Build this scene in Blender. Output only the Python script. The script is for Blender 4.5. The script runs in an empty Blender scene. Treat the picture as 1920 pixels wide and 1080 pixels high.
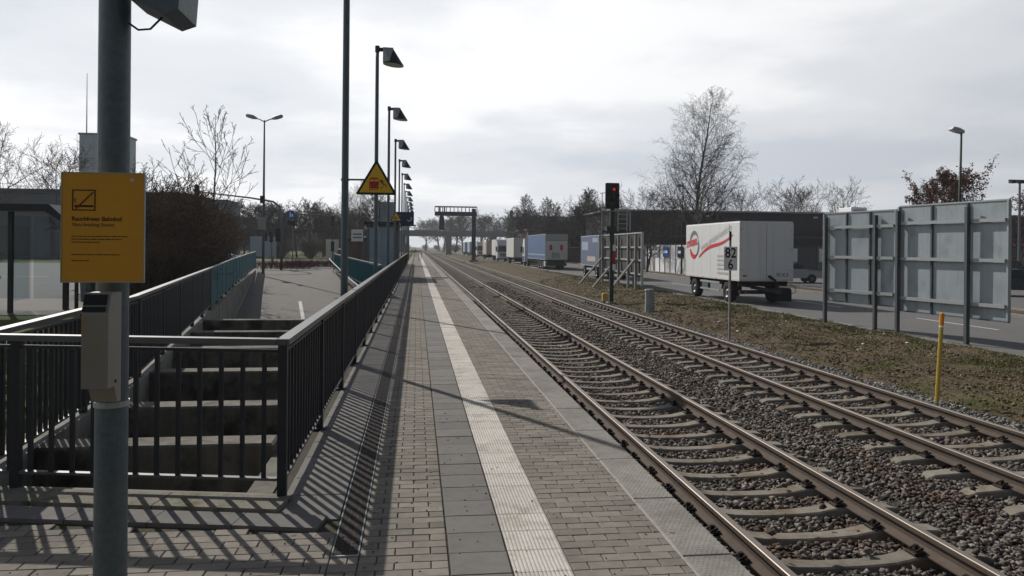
import bpy, math, random
import numpy as np
from mathutils import Vector, Matrix, noise as mnoise

SC = bpy.context.scene
COL = SC.collection
R = math.radians

# ------------------------------------------------------------------ camera, sky, sun
CAM_H = 1.74
cam_d = bpy.data.cameras.new('camera')
cam_d.sensor_width = 36.0
cam_d.lens = 36.0 * 1450 / 1920
cam_d.shift_y = -76.4 / 1920
cam_d.clip_start = 0.05
cam_d.clip_end = 6000
cam = bpy.data.objects.new('camera', cam_d)
COL.objects.link(cam)
yaw = math.atan(179 / 1450)
cam.matrix_world = (Matrix.Translation((0, 0, CAM_H)) @ Matrix.Rotation(-yaw, 4, 'Z')
                    @ Matrix.Rotation(R(90), 4, 'X') @ Matrix.Rotation(R(0.5), 4, 'Z'))
SC.camera = cam

SUN_EL, SUN_AZ = R(36.7), R(-28.5)          # azimuth measured from +Y towards +X
world = bpy.data.worlds.new('World')
SC.world = world
world.use_nodes = True
wt = world.node_tree
wt.nodes.clear()


def wn(t, **kw):
    n = wt.nodes.new(t)
    for k, v in kw.items():
        setattr(n, k, v)
    return n


sky = wn('ShaderNodeTexSky', sky_type='NISHITA', sun_disc=False)
sky.sun_elevation = SUN_EL
sky.sun_rotation = SUN_AZ
sky.air_density = 1.2
sky.dust_density = 2.0
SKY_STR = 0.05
tc = wn('ShaderNodeTexCoord')
sep = wn('ShaderNodeSeparateXYZ')
wt.links.new(tc.outputs['Generated'], sep.inputs[0])


def wmath(op, a, b=None, c=None, clamp=False):
    n = wn('ShaderNodeMath', operation=op)
    n.use_clamp = clamp
    for i, v in enumerate((a, b, c)):
        if v is None:
            continue
        if isinstance(v, (int, float)):
            n.inputs[i].default_value = v
        else:
            wt.links.new(v, n.inputs[i])
    return n.outputs[0]


zc = wmath('MAXIMUM', sep.outputs['Z'], 0.0)
den = wmath('ADD', zc, 0.13)
comb = wn('ShaderNodeCombineXYZ')
wt.links.new(wmath('DIVIDE', sep.outputs['X'], den), comb.inputs[0])
wt.links.new(wmath('DIVIDE', sep.outputs['Y'], den), comb.inputs[1])
comb.inputs[2].default_value = 3.7


def wnoise(scale, detail, rough, off):
    mp = wn('ShaderNodeMapping')
    mp.inputs['Location'].default_value = off
    wt.links.new(comb.outputs[0], mp.inputs[0])
    n = wn('ShaderNodeTexNoise')
    n.inputs['Scale'].default_value = scale
    n.inputs['Detail'].default_value = detail
    n.inputs['Roughness'].default_value = rough
    wt.links.new(mp.outputs[0], n.inputs['Vector'])
    return n.outputs['Fac']


n1 = wnoise(0.42, 5, 0.5, (1.3, 0.2, 0))
n2 = wnoise(1.3, 6, 0.55, (4.1, 7.7, 0))
shade = wmath('ADD', wmath('MULTIPLY', n1, 0.70), wmath('MULTIPLY', n2, 0.30))
ramp = wn('ShaderNodeValToRGB')
ramp.color_ramp.interpolation = 'EASE'
e = ramp.color_ramp.elements
e[0].position = 0.37; e[0].color = (0.60, 0.64, 0.70, 1)
e[1].position = 0.60; e[1].color = (0.92, 0.925, 0.94, 1)
m_ = ramp.color_ramp.elements.new(0.50); m_.color = (0.74, 0.765, 0.80, 1)
wt.links.new(shade, ramp.inputs[0])
# clouds scatter sunlight forward: brightest around the sun; unseen ones behind the camera dimmed to cut fill light
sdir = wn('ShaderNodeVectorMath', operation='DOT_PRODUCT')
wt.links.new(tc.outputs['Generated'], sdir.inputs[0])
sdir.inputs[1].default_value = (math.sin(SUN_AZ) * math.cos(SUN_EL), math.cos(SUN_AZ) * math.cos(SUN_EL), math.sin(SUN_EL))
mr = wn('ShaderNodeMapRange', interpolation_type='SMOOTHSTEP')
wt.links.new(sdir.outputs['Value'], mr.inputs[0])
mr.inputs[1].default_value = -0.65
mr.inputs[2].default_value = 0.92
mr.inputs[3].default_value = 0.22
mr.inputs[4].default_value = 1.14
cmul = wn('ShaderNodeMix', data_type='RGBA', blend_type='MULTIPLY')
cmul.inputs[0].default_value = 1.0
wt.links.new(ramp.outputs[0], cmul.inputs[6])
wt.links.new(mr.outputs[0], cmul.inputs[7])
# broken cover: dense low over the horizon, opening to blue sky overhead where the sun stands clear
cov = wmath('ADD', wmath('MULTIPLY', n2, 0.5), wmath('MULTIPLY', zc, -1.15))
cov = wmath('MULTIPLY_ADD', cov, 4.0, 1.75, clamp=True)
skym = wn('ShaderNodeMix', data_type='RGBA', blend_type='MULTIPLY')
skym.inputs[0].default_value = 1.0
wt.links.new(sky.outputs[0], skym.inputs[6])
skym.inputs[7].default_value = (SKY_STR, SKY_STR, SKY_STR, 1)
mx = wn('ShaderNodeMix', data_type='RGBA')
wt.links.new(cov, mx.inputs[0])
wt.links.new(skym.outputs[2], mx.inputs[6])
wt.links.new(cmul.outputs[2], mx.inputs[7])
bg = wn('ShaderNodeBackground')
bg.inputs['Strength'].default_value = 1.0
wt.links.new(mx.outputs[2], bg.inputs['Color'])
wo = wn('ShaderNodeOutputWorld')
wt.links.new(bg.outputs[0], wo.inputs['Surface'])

sun_d = bpy.data.lights.new('sun', 'SUN')
sun_d.energy = 4.1
sun_d.angle = R(0.6)
sun_d.color = (1.0, 0.955, 0.885)
sun = bpy.data.objects.new('sun', sun_d)
COL.objects.link(sun)
sv = Vector((math.sin(SUN_AZ) * math.cos(SUN_EL), math.cos(SUN_AZ) * math.cos(SUN_EL), math.sin(SUN_EL)))
sun.rotation_euler = (-sv).to_track_quat('-Z', 'Y').to_euler()
sun.location = (-10, 20, 30)

SC.view_settings.view_transform = 'Standard'
SC.view_settings.look = 'None'
SC.view_settings.exposure = 0.0
SC.view_settings.gamma = 1.0
SC.view_settings.use_curve_mapping = False
SC.render.engine = 'CYCLES'
SC.cycles.max_bounces = 6
SC.cycles.diffuse_bounces = 3
SC.cycles.glossy_bounces = 3
SC.cycles.transmission_bounces = 4
SC.cycles.transparent_max_bounces = 16
SC.cycles.caustics_reflective = False
SC.cycles.caustics_refractive = False
SC.cycles.use_denoising = True

# ------------------------------------------------------------------ materials
MATS = {}


def mat(name, col, rough=0.8, metal=0.0, var=0.25, scale=6.0, bump=0.0, bscale=40.0, isl=0.0,
        spec=0.3, col2=None, patch=0.0, pscale=1.0, alpha=None, trans=None, emit=None, streak=0.0, stretch=(1, 1, 1), spots=0.0):
    """colour + world-space noise, optional second colour in patches, vertical streaks, per-piece variation, bump"""
    m = bpy.data.materials.new(name)
    m.use_nodes = True
    t = m.node_tree
    b = t.nodes['Principled BSDF']
    L = t.links.new
    b.inputs['Roughness'].default_value = rough
    b.inputs['Metallic'].default_value = metal
    b.inputs['Specular IOR Level'].default_value = spec
    geo = t.nodes.new('ShaderNodeNewGeometry')
    mp = t.nodes.new('ShaderNodeMapping')
    mp.inputs['Scale'].default_value = stretch
    L(geo.outputs['Position'], mp.inputs[0])

    def noise(sc, det=5, ro=0.6):
        n = t.nodes.new('ShaderNodeTexNoise')
        n.inputs['Scale'].default_value = sc
        n.inputs['Detail'].default_value = det
        n.inputs['Roughness'].default_value = ro
        L(mp.outputs[0], n.inputs['Vector'])
        return n.outputs['Fac']

    def mth(op, a, bb, clamp=False):
        n = t.nodes.new('ShaderNodeMath')
        n.operation = op
        n.use_clamp = clamp
        for i, v in enumerate((a, bb)):
            if isinstance(v, (int, float)):
                n.inputs[i].default_value = v
            else:
                L(v, n.inputs[i])
        return n.outputs[0]

    base = None
    if col2 is not None:
        pm = mth('MULTIPLY', mth('SUBTRACT', noise(pscale, 6, 0.62), 0.5 - patch * 0.25), 7.0, True)
        mxx = t.nodes.new('ShaderNodeMix')
        mxx.data_type = 'RGBA'
        L(pm, mxx.inputs[0])
        mxx.inputs[6].default_value = (*col, 1)
        mxx.inputs[7].default_value = (*col2, 1)
        base = mxx.outputs[2]
    f = mth('ADD', mth('MULTIPLY', mth('SUBTRACT', noise(scale), 0.5), 2 * var), 1.0)
    f2 = mth('ADD', mth('MULTIPLY', mth('SUBTRACT', noise(scale * 0.13, 3), 0.5), 1.4 * var), 1.0)
    f = mth('MULTIPLY', f, f2)
    if streak:
        mp2 = t.nodes.new('ShaderNodeMapping')
        mp2.inputs['Scale'].default_value = (9, 9, 0.6)
        L(geo.outputs['Position'], mp2.inputs[0])
        n = t.nodes.new('ShaderNodeTexNoise')
        n.inputs['Scale'].default_value = 1.6
        n.inputs['Detail'].default_value = 5
        L(mp2.outputs[0], n.inputs['Vector'])
        f = mth('MULTIPLY', f, mth('ADD', mth('MULTIPLY', mth('SUBTRACT', n.outputs['Fac'], 0.5), 2 * streak), 1.0))
    if isl:
        oi = t.nodes.new('ShaderNodeObjectInfo')
        rr = mth('FRACT', mth('ADD', oi.outputs['Random'], geo.outputs['Random Per Island']), 0)
        f = mth('MULTIPLY', f, mth('ADD', mth('MULTIPLY', mth('SUBTRACT', rr, 0.5), 2 * isl), 1.0))
    if spots:                       # chewing gum and small drip stains trodden into the surface
        for vs_, th, dk in ((7.0, 0.16, 0.45), (2.2, 0.10, 0.65)):
            vo = t.nodes.new('ShaderNodeTexVoronoi')
            vo.inputs['Scale'].default_value = vs_
            L(geo.outputs['Position'], vo.inputs['Vector'])
            sp_ = t.nodes.new('ShaderNodeSeparateColor')
            L(vo.outputs['Color'], sp_.inputs[0])
            lim = mth('MULTIPLY', mth('SUBTRACT', sp_.outputs[0], 1 - spots, True), th / spots)
            inside = mth('MULTIPLY', mth('SUBTRACT', lim, vo.outputs['Distance']), 40.0, True)
            f = mth('MULTIPLY', f, mth('SUBTRACT', 1.0, mth('MULTIPLY', inside, dk)))
    mul = t.nodes.new('ShaderNodeMix')
    mul.data_type = 'RGBA'
    mul.blend_type = 'MULTIPLY'
    mul.inputs[0].default_value = 1
    if base is None:
        mul.inputs[6].default_value = (*col, 1)
    else:
        L(base, mul.inputs[6])
    L(f, mul.inputs[7])
    L(mul.outputs[2], b.inputs['Base Color'])
    rg = mth('ADD', mth('MULTIPLY', mth('SUBTRACT', noise(scale * 1.7), 0.5), 0.25), rough, True)
    L(rg, b.inputs['Roughness'])
    if bump:
        bp = t.nodes.new('ShaderNodeBump')
        bp.inputs['Strength'].default_value = bump
        bp.inputs['Distance'].default_value = 0.02
        L(noise(bscale, 6, 0.65), bp.inputs['Height'])
        L(bp.outputs[0], b.inputs['Normal'])
    if emit:
        b.inputs['Emission Color'].default_value = (*emit[0], 1)
        b.inputs['Emission Strength'].default_value = emit[1]
    if trans is not None:
        b.inputs['Alpha'].default_value = trans
    MATS[name] = m
    return m


M = {}
M['paver'] = mat('paver', (0.212, 0.190, 0.162), 0.92, var=0.3, scale=14, bump=0.3, bscale=160, isl=0.17, spec=0.15,
                 col2=(0.172, 0.158, 0.138), patch=0.0, pscale=1.3, spots=0.3)
M['slab'] = mat('slab', (0.164, 0.155, 0.146), 0.9, var=0.24, scale=10, bump=0.2, bscale=180, isl=0.11, spec=0.15, spots=0.35)
M['tactile'] = mat('tactile', (0.50, 0.475, 0.43), 0.88, var=0.20, scale=22, bump=0.3, bscale=120, isl=0.07, spec=0.15,
                   col2=(0.37, 0.34, 0.295), patch=-0.05, pscale=4, spots=0.5)
M['edge'] = mat('edge_slab', (0.262, 0.245, 0.222), 0.9, var=0.3, scale=9, bump=0.4, bscale=90, isl=0.08, spec=0.15, col2=(0.20, 0.185, 0.165), patch=0.0, pscale=1.5, spots=0.3)
M['mortar'] = mat('mortar', (0.36, 0.345, 0.32), 0.95, var=0.4, scale=16, bump=0.4, bscale=60)
M['concrete'] = mat('concrete', (0.22, 0.21, 0.19), 0.92, var=0.3, scale=7, bump=0.35, bscale=50, streak=0.3,
                    col2=(0.13, 0.13, 0.105), patch=0.1, pscale=1.8)
M['mossy'] = mat('mossy_concrete', (0.205, 0.19, 0.155), 0.95, var=0.4, scale=13, bump=0.6, bscale=60,
                 col2=(0.12, 0.112, 0.07), patch=-0.05, pscale=5)
M['beam'] = mat('beam_concrete', (0.150, 0.138, 0.115), 0.93, var=0.4, scale=6, bump=0.4, bscale=50, streak=0.45,
                col2=(0.05, 0.048, 0.040), patch=0.1, pscale=2.2)
M['url_grey'] = mat('pale_grey_print', (0.46, 0.47, 0.48), 0.5, var=0.05)
M['joint'] = mat('joint_sand', (0.072, 0.064, 0.053), 0.95, var=0.3, scale=30, bump=0.3, bscale=200, spec=0.1, col2=(0.055, 0.058, 0.028), patch=-0.1, pscale=2.5)
M['asphalt'] = mat('asphalt', (0.135, 0.132, 0.128), 0.9, var=0.18, scale=3, bump=0.25, bscale=220, spec=0.2)
M['ramp'] = mat('ramp_asphalt', (0.148, 0.141, 0.133), 0.9, var=0.16, scale=2, bump=0.2, bscale=220, spec=0.2)
M['paint'] = mat('road_paint', (0.46, 0.46, 0.45), 0.8, var=0.25, scale=9)
M['ballast'] = mat('ballast_bed', (0.070, 0.060, 0.052), 0.95, var=0.55, scale=22, bump=1.0, bscale=26, spec=0.1)
M['stone'] = mat('ballast_stone', (0.138, 0.120, 0.106), 0.9, var=0.35, scale=12, isl=0.78, spec=0.2,
                 col2=(0.105, 0.072, 0.052), patch=0.0, pscale=1.2)
M['sleeper'] = mat('sleeper', (0.225, 0.202, 0.168), 0.93, var=0.3, scale=9, bump=0.35, bscale=70, isl=0.14, spec=0.15,
                   col2=(0.165, 0.13, 0.095), patch=0.05, pscale=3)
M['rail_rust'] = mat('rail_rust', (0.092, 0.070, 0.056), 0.85, 0.0, var=0.3, scale=6, bump=0.2, bscale=90)
M['rail_head'] = mat('rail_head', (0.24, 0.205, 0.175), 0.52, 0.6, var=0.15, scale=3, stretch=(6, 0.4, 1))
M['clip'] = mat('rail_clip', (0.03, 0.023, 0.02), 0.7, 0.4)
M['dirt'] = mat('bank_dirt', (0.102, 0.078, 0.054), 0.97, var=0.75, scale=9, bump=1.0, bscale=18, spec=0.08,
                col2=(0.068, 0.072, 0.028), patch=0.0, pscale=0.8)
M['grass'] = mat('grass_ground', (0.078, 0.098, 0.03), 0.97, var=0.45, scale=4, bump=0.8, bscale=30, spec=0.08,
                 col2=(0.115, 0.10, 0.055), patch=0.05, pscale=0.35)
M['blade'] = mat('grass_blade', (0.088, 0.12, 0.03), 0.8, var=0.3, scale=1.5, isl=0.4, spec=0.1,
                 col2=(0.17, 0.14, 0.07), patch=0.0, pscale=0.9)
M['litter'] = mat('dry_stalk', (0.21, 0.165, 0.10), 0.9, var=0.3, scale=2, isl=0.45, spec=0.1)
M['rail_black'] = mat('railing_paint', (0.017, 0.019, 0.024), 0.55, var=0.15, scale=8, spec=0.4)
M['rail_top'] = mat('railing_handrail', (0.10, 0.10, 0.105), 0.42, 0.45, var=0.2, scale=6, stretch=(1, 1, 1), spec=0.5)
M['teal'] = mat('railing_teal', (0.022, 0.145, 0.175), 0.5, var=0.12, scale=4, spec=0.4)
M['galv'] = mat('galvanised_steel', (0.118, 0.148, 0.165), 0.55, 0.45, var=0.32, scale=45, spec=0.4, streak=0.12)
M['galv_l'] = mat('galvanised_light', (0.36, 0.385, 0.39), 0.55, 0.35, var=0.12, scale=7, spec=0.4)
M['steel_d'] = mat('dark_steel', (0.022, 0.026, 0.03), 0.5, 0.3, var=0.15, spec=0.4)
M['green_d'] = mat('dark_green_paint', (0.035, 0.05, 0.04), 0.6, 0.1, var=0.2, spec=0.3)
M['cast'] = mat('drain_grate', (0.045, 0.036, 0.034), 0.6, 0.5, var=0.3, scale=20, spec=0.4)
M['black'] = mat('black_plastic', (0.012, 0.012, 0.013), 0.5, var=0.1, spec=0.3)
M['ink'] = mat('sign_ink', (0.045, 0.022, 0.012), 0.7, var=0.05)
M['ink_red'] = mat('sign_ink_red', (0.24, 0.03, 0.02), 0.7, var=0.05)
M['orange'] = mat('orange_plate', (0.66, 0.31, 0.022), 0.5, var=0.09, scale=9, spec=0.35, streak=0.05)
M['yellow'] = mat('yellow_plate', (0.78, 0.47, 0.02), 0.45, var=0.05, spec=0.4)
M['red_print'] = mat('red_print', (0.42, 0.03, 0.045), 0.5, var=0.05)
M['red_logo'] = mat('red_logo', (0.62, 0.035, 0.04), 0.5, var=0.05)
M['grey_logo'] = mat('grey_logo', (0.17, 0.18, 0.19), 0.5, var=0.05)
M['white'] = mat('white_lacquer', (0.70, 0.71, 0.71), 0.38, var=0.06, scale=1.5, spec=0.45, streak=0.05)
M['white_sign'] = mat('white_plate', (0.82, 0.83, 0.84), 0.5, var=0.05)
M['offwhite'] = mat('offwhite_panel', (0.55, 0.54, 0.52), 0.7, var=0.12, scale=1.2, streak=0.1)
M['beige'] = mat('stainless_beige', (0.25, 0.235, 0.205), 0.5, 0.35, var=0.15, scale=5, spec=0.4, col2=(0.29, 0.21, 0.12), patch=-0.3, pscale=6)
M['blue_tarp'] = mat('blue_tarp', (0.068, 0.125, 0.25), 0.55, var=0.15, scale=1.5, spec=0.35, streak=0.08)
M['greyblue_tarp'] = mat('greyblue_tarp', (0.13, 0.155, 0.235), 0.55, var=0.2, scale=1.2, spec=0.35, streak=0.1)
M['light_tarp'] = mat('light_tarp', (0.30, 0.38, 0.48), 0.55, var=0.1, scale=1.2)
M['tan'] = mat('tan_tarp', (0.45, 0.40, 0.34), 0.6, var=0.12, scale=1.2)
M['cab_blue'] = mat('cab_blue', (0.04, 0.085, 0.2), 0.35, var=0.05, spec=0.5)
M['glass_dark'] = mat('dark_glass', (0.015, 0.02, 0.026), 0.12, var=0.05, spec=0.6)
M['tyre'] = mat('tyre', (0.016, 0.016, 0.017), 0.85, var=0.2)
M['rim'] = mat('wheel_rim', (0.20, 0.20, 0.20), 0.5, 0.5, var=0.2)
M['chassis'] = mat('chassis', (0.022, 0.023, 0.025), 0.7, var=0.3)
M['bark'] = mat('bark', (0.070, 0.060, 0.052), 0.95, var=0.35, scale=8, bump=0.6, bscale=30, spec=0.1)
M['birch_bark'] = mat('birch_bark', (0.24, 0.225, 0.205), 0.9, var=0.4, scale=9, col2=(0.055, 0.05, 0.046), patch=0.1, pscale=2.4, spec=0.1)
M['twig'] = mat('twig', (0.060, 0.047, 0.042), 0.95, var=0.25, scale=2, isl=0.2, spec=0.08)
M['twig_b'] = mat('birch_twig', (0.098, 0.080, 0.074), 0.95, var=0.25, scale=2, isl=0.2, spec=0.08)
M['thicket'] = mat('thicket_twig', (0.112, 0.080, 0.062), 0.95, var=0.3, scale=1.4, isl=0.35, spec=0.08)
M['hedge_red'] = mat('hedge_twig', (0.115, 0.048, 0.045), 0.95, var=0.3, scale=1.4, isl=0.4, spec=0.08)
M['post_d'] = mat('dark_galvanised_post', (0.075, 0.085, 0.092), 0.6, 0.3, var=0.25, scale=9, spec=0.35, streak=0.15)
M['oak_leaf'] = mat('dry_oak_leaf', (0.115, 0.048, 0.028), 0.85, var=0.3, scale=1.2, isl=0.45, spec=0.15)
M['conifer'] = mat('conifer_needles', (0.022, 0.032, 0.02), 0.9, var=0.3, scale=1.2, isl=0.4, spec=0.1)
M['hall_dark'] = mat('hall_cladding', (0.040, 0.038, 0.045), 0.7, var=0.2, scale=1.0, streak=0.12)
M['hall_blue'] = mat('hall_blue', (0.125, 0.15, 0.18), 0.7, var=0.1, scale=0.6)
M['hall_grey'] = mat('hall_grey', (0.10, 0.10, 0.105), 0.8, var=0.15, scale=0.6)
M['tower'] = mat('tower_cladding', (0.33, 0.40, 0.46), 0.7, var=0.06, scale=0.4)
M['brick'] = mat('brown_brick', (0.14, 0.095, 0.078), 0.9, var=0.2, scale=2)
M['bridge'] = mat('bridge_concrete', (0.15, 0.165, 0.185), 0.85, var=0.15, scale=0.4, streak=0.12)
M['yellow_wall'] = mat('yellow_wall', (0.20, 0.14, 0.055), 0.8, var=0.1, scale=0.6)
M['blue_sign'] = mat('blue_sign', (0.015, 0.09, 0.40), 0.45, var=0.05)
M['display_blue'] = mat('display_blue', (0.012, 0.025, 0.075), 0.35, var=0.05)
M['red_lamp'] = mat('red_lamp', (0.5, 0.01, 0.02), 0.4, var=0, emit=((1.0, 0.04, 0.12), 0.32))
M['car_dark'] = mat('car_dark', (0.018, 0.024, 0.034), 0.25, var=0.03, spec=0.5)
M['car_silver'] = mat('car_silver', (0.34, 0.36, 0.38), 0.3, 0.3, var=0.03, spec=0.5)
M['car_red'] = mat('car_red', (0.25, 0.025, 0.025), 0.3, var=0.03, spec=0.5)
M['headlight'] = mat('headlight', (0.75, 0.77, 0.8), 0.15, var=0.02, spec=0.6)
M['tail'] = mat('tail_light', (0.25, 0.012, 0.012), 0.3, var=0.02, spec=0.5)
M['yellow_post'] = mat('yellow_post', (0.50, 0.36, 0.06), 0.6, var=0.2, scale=5)
M['orange_cap'] = mat('orange_cap', (0.72, 0.26, 0.01), 0.5, var=0.1)
M['cabinet'] = mat('cabinet_concrete', (0.30, 0.31, 0.305), 0.85, var=0.2, scale=5, streak=0.2)
M['wood'] = mat('weathered_strut', (0.26, 0.255, 0.24), 0.85, var=0.25, scale=6, streak=0.2)
M['board_back'] = mat('billboard_back', (0.05, 0.048, 0.045), 0.85, var=0.35, scale=4, streak=0.4)
M['zinc_sheet'] = mat('zinc_sheet', (0.315, 0.36, 0.385), 0.55, 0.2, var=0.14, scale=1.6, spec=0.4, streak=0.16,
                      col2=(0.25, 0.275, 0.285), patch=-0.1, pscale=1.1)


def glass_mat(name, tint, mixf):
    m = bpy.data.materials.new(name)
    m.use_nodes = True
    t = m.node_tree
    t.nodes.clear()
    o = t.nodes.new('ShaderNodeOutputMaterial')
    tr = t.nodes.new('ShaderNodeBsdfTransparent')
    tr.inputs[0].default_value = (*tint, 1)
    gl = t.nodes.new('ShaderNodeBsdfGlossy')
    gl.inputs['Roughness'].default_value = 0.05
    mxs = t.nodes.new('ShaderNodeMixShader')
    mxs.inputs[0].default_value = mixf
    t.links.new(tr.outputs[0], mxs.inputs[1])
    t.links.new(gl.outputs[0], mxs.inputs[2])
    t.links.new(mxs.outputs[0], o.inputs[0])
    return m


M['glass'] = glass_mat('shelter_glass', (0.84, 0.88, 0.89), 0.03)

# ------------------------------------------------------------------ mesh helpers


class MB:
    def __init__(self):
        self.v = []
        self.f = []

    def add(self, vs, fs):
        n = len(self.v)
        self.v.extend(vs)
        self.f.extend([tuple(i + n for i in f) for f in fs])
        return self

    def box(self, x0, x1, y0, y1, z0, z1, bev=0.0, mtx=None):
        if bev:
            b = bev
            vs = [(x0, y0, z0), (x1, y0, z0), (x1, y1, z0), (x0, y1, z0),
                  (x0, y0, z1 - b), (x1, y0, z1 - b), (x1, y1, z1 - b), (x0, y1, z1 - b),
                  (x0 + b, y0 + b, z1), (x1 - b, y0 + b, z1), (x1 - b, y1 - b, z1), (x0 + b, y1 - b, z1)]
            fs = [(3, 2, 1, 0), (8, 9, 10, 11)]
            for i in range(4):
                j = (i + 1) % 4
                fs += [(i, j, j + 4, i + 4), (i + 4, j + 4, j + 8, i + 8)]
        else:
            vs = [(x0, y0, z0), (x1, y0, z0), (x1, y1, z0), (x0, y1, z0), (x0, y0, z1), (x1, y0, z1), (x1, y1, z1), (x0, y1, z1)]
            fs = [(3, 2, 1, 0), (4, 5, 6, 7), (0, 1, 5, 4), (1, 2, 6, 5), (2, 3, 7, 6), (3, 0, 4, 7)]
        if mtx is not None:
            vs = [tuple(mtx @ Vector(v)) for v in vs]
        return self.add(vs, fs)

    def bar(self, p0, p1, w, h, up=(0, 0, 1)):
        """rectangular bar from p0 to p1, w sideways, h along up"""
        p0, p1 = Vector(p0), Vector(p1)
        d = (p1 - p0).normalized()
        u = Vector(up)
        if abs(d.dot(u)) > 0.98:
            u = Vector((0, 1, 0))
        s = d.cross(u).normalized() * (w / 2)
        t = s.cross(d).normalized() * (h / 2)
        vs = []
        for p in (p0, p1):
            for a, b in ((-1, -1), (1, -1), (1, 1), (-1, 1)):
                vs.append(tuple(p + s * a + t * b))
        return self.add(vs, [(0, 1, 2, 3), (7, 6, 5, 4), (0, 4, 5, 1), (1, 5, 6, 2), (2, 6, 7, 3), (3, 7, 4, 0)])

    def tube(self, pts, radii, n=8, cap=True):
        pts = [Vector(p) for p in pts]
        if isinstance(radii, (int, float)):
            radii = [radii] * len(pts)
        vs, fs = [], []
        prev = None
        for i, p in enumerate(pts):
            d = (pts[min(i + 1, len(pts) - 1)] - pts[max(i - 1, 0)])
            d.normalize()
            if prev is None:
                a = Vector((0, 0, 1)) if abs(d.z) < 0.9 else Vector((1, 0, 0))
                s = d.cross(a)
            else:
                s = prev - d * prev.dot(d)
            s.normalize()
            prev = s
            t = d.cross(s)
            r = radii[i]
            for k in range(n):
                a = 2 * math.pi * k / n
                q = p + (s * math.cos(a) + t * math.sin(a)) * r
                vs.append((q.x, q.y, q.z))
        for i in range(len(pts) - 1):
            for k in range(n):
                a, b = i * n + k, i * n + (k + 1) % n
                fs.append((a, b, b + n, a + n))
        if cap:
            fs.append(tuple(range(n - 1, -1, -1)))
            m = (len(pts) - 1) * n
            fs.append(tuple(range(m, m + n)))
        return self.add(vs, fs)

    def prism(self, poly, depth, mtx):
        """polygon (2D, xz) extruded along local y by depth, then mtx"""
        n = len(poly)
        vs = [(x, 0, z) for x, z in poly] + [(x, depth, z) for x, z in poly]
        fs = [tuple(range(n)), tuple(range(2 * n - 1, n - 1, -1))]
        for i in range(n):
            j = (i + 1) % n
            fs.append((i, i + n, j + n, j))
        return self.add([tuple(mtx @ Vector(v)) for v in vs], fs)

    def build(self, name, material, parent=None, smooth=False, loc=None):
        me = bpy.data.meshes.new(name)
        me.from_pydata(self.v, [], self.f)
        me.materials.append(material)
        if smooth:
            me.polygons.foreach_set('use_smooth', [True] * len(me.polygons))
        me.update()
        return link(name, me, parent, loc)


def link(name, me, parent=None, loc=None):
    o = bpy.data.objects.new(name, me)
    COL.objects.link(o)
    if parent is not None:
        o.parent = parent
    if loc is not None:
        o.location = loc
    return o


def tag(o, label=None, cat=None, group=None, kind=None):
    for k, v in (('label', label), ('category', cat), ('group', group), ('kind', kind)):
        if v:
            o[k] = v
    return o


def thing(name, label, cat, loc=(0, 0, 0), rz=0.0, group=None):
    o = bpy.data.objects.new(name, None)
    o.empty_display_size = 0.2
    COL.objects.link(o)
    o.location = loc
    o.rotation_euler = (0, 0, rz)
    return tag(o, label, cat, group)


KIDS = {}


def copy_tree(o, loc=None, rz=None, label=None, scale=None, parent=None):
    c = o.copy()
    COL.objects.link(c)
    c.parent = parent
    if loc is not None:
        c.location = loc
    if rz is not None:
        c.rotation_euler = (0, 0, rz)
    if scale is not None:
        c.scale = scale
    if label:
        c['label'] = label
    for ch in list(o.children):
        copy_tree(ch, parent=c)
    return c


def np_mesh(name, V, F, material, parent=None, smooth=False):
    """V (n,3), F (m,k) equal-sided faces"""
    me = bpy.data.meshes.new(name)
    V = np.asarray(V, dtype=np.float32)
    F = np.asarray(F, dtype=np.int32)
    me.vertices.add(len(V))
    me.vertices.foreach_set('co', V.ravel())
    k = F.shape[1]
    me.loops.add(F.size)
    me.loops.foreach_set('vertex_index', F.ravel())
    me.polygons.add(len(F))
    me.polygons.foreach_set('loop_start', np.arange(0, F.size, k, dtype=np.int32))
    me.polygons.foreach_set('loop_total', np.full(len(F), k, dtype=np.int32))
    if smooth:
        me.polygons.foreach_set('use_smooth', np.ones(len(F), dtype=bool))
    me.materials.append(material)
    me.update(calc_edges=True)
    me.validate()
    return link(name, me, parent)


def text_part(name, s, size, mtx, material, parent, align='LEFT', bold=0.0, xs=1.0, shear=0.0):
    cu = bpy.data.curves.new(name, 'FONT')
    cu.body = s
    cu.size = size
    cu.align_x = align
    cu.offset = bold
    cu.shear = shear
    cu.resolution_u = 3
    tmp = bpy.data.objects.new('tmp_text', cu)
    COL.objects.link(tmp)
    me = bpy.data.meshes.new_from_object(tmp)
    bpy.data.objects.remove(tmp)
    me.transform(mtx @ Matrix.Diagonal((xs, 1, 1, 1)))
    me.materials.clear()
    me.materials.append(material)
    me.name = name
    return link(name, me, parent)


def ordinal(i):
    return ['nearest', 'second nearest', 'third nearest', 'fourth nearest', 'fifth nearest', 'sixth nearest', 'seventh nearest',
            'eighth nearest', 'ninth nearest', 'tenth nearest', 'eleventh nearest', 'twelfth nearest', 'thirteenth nearest',
            'fourteenth nearest', 'fifteenth nearest', 'sixteenth nearest', 'seventeenth nearest', 'eighteenth nearest'][i]


def lin(a, b, t):
    return a + (b - a) * t


# face orientation of a vertical plate seen from the platform: local x right, local y up, normal towards -Y then turned by rz
def plate_mtx(loc, rz=0.0):
    return Matrix.Translation(loc) @ Matrix.Rotation(rz, 4, 'Z') @ Matrix.Rotation(R(90), 4, 'X')

# ------------------------------------------------------------------ the setting: ground, ramp trough, platform, tracks, bank, roads
rnd = random.Random(7)
nrs = np.random.RandomState(11)

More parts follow.
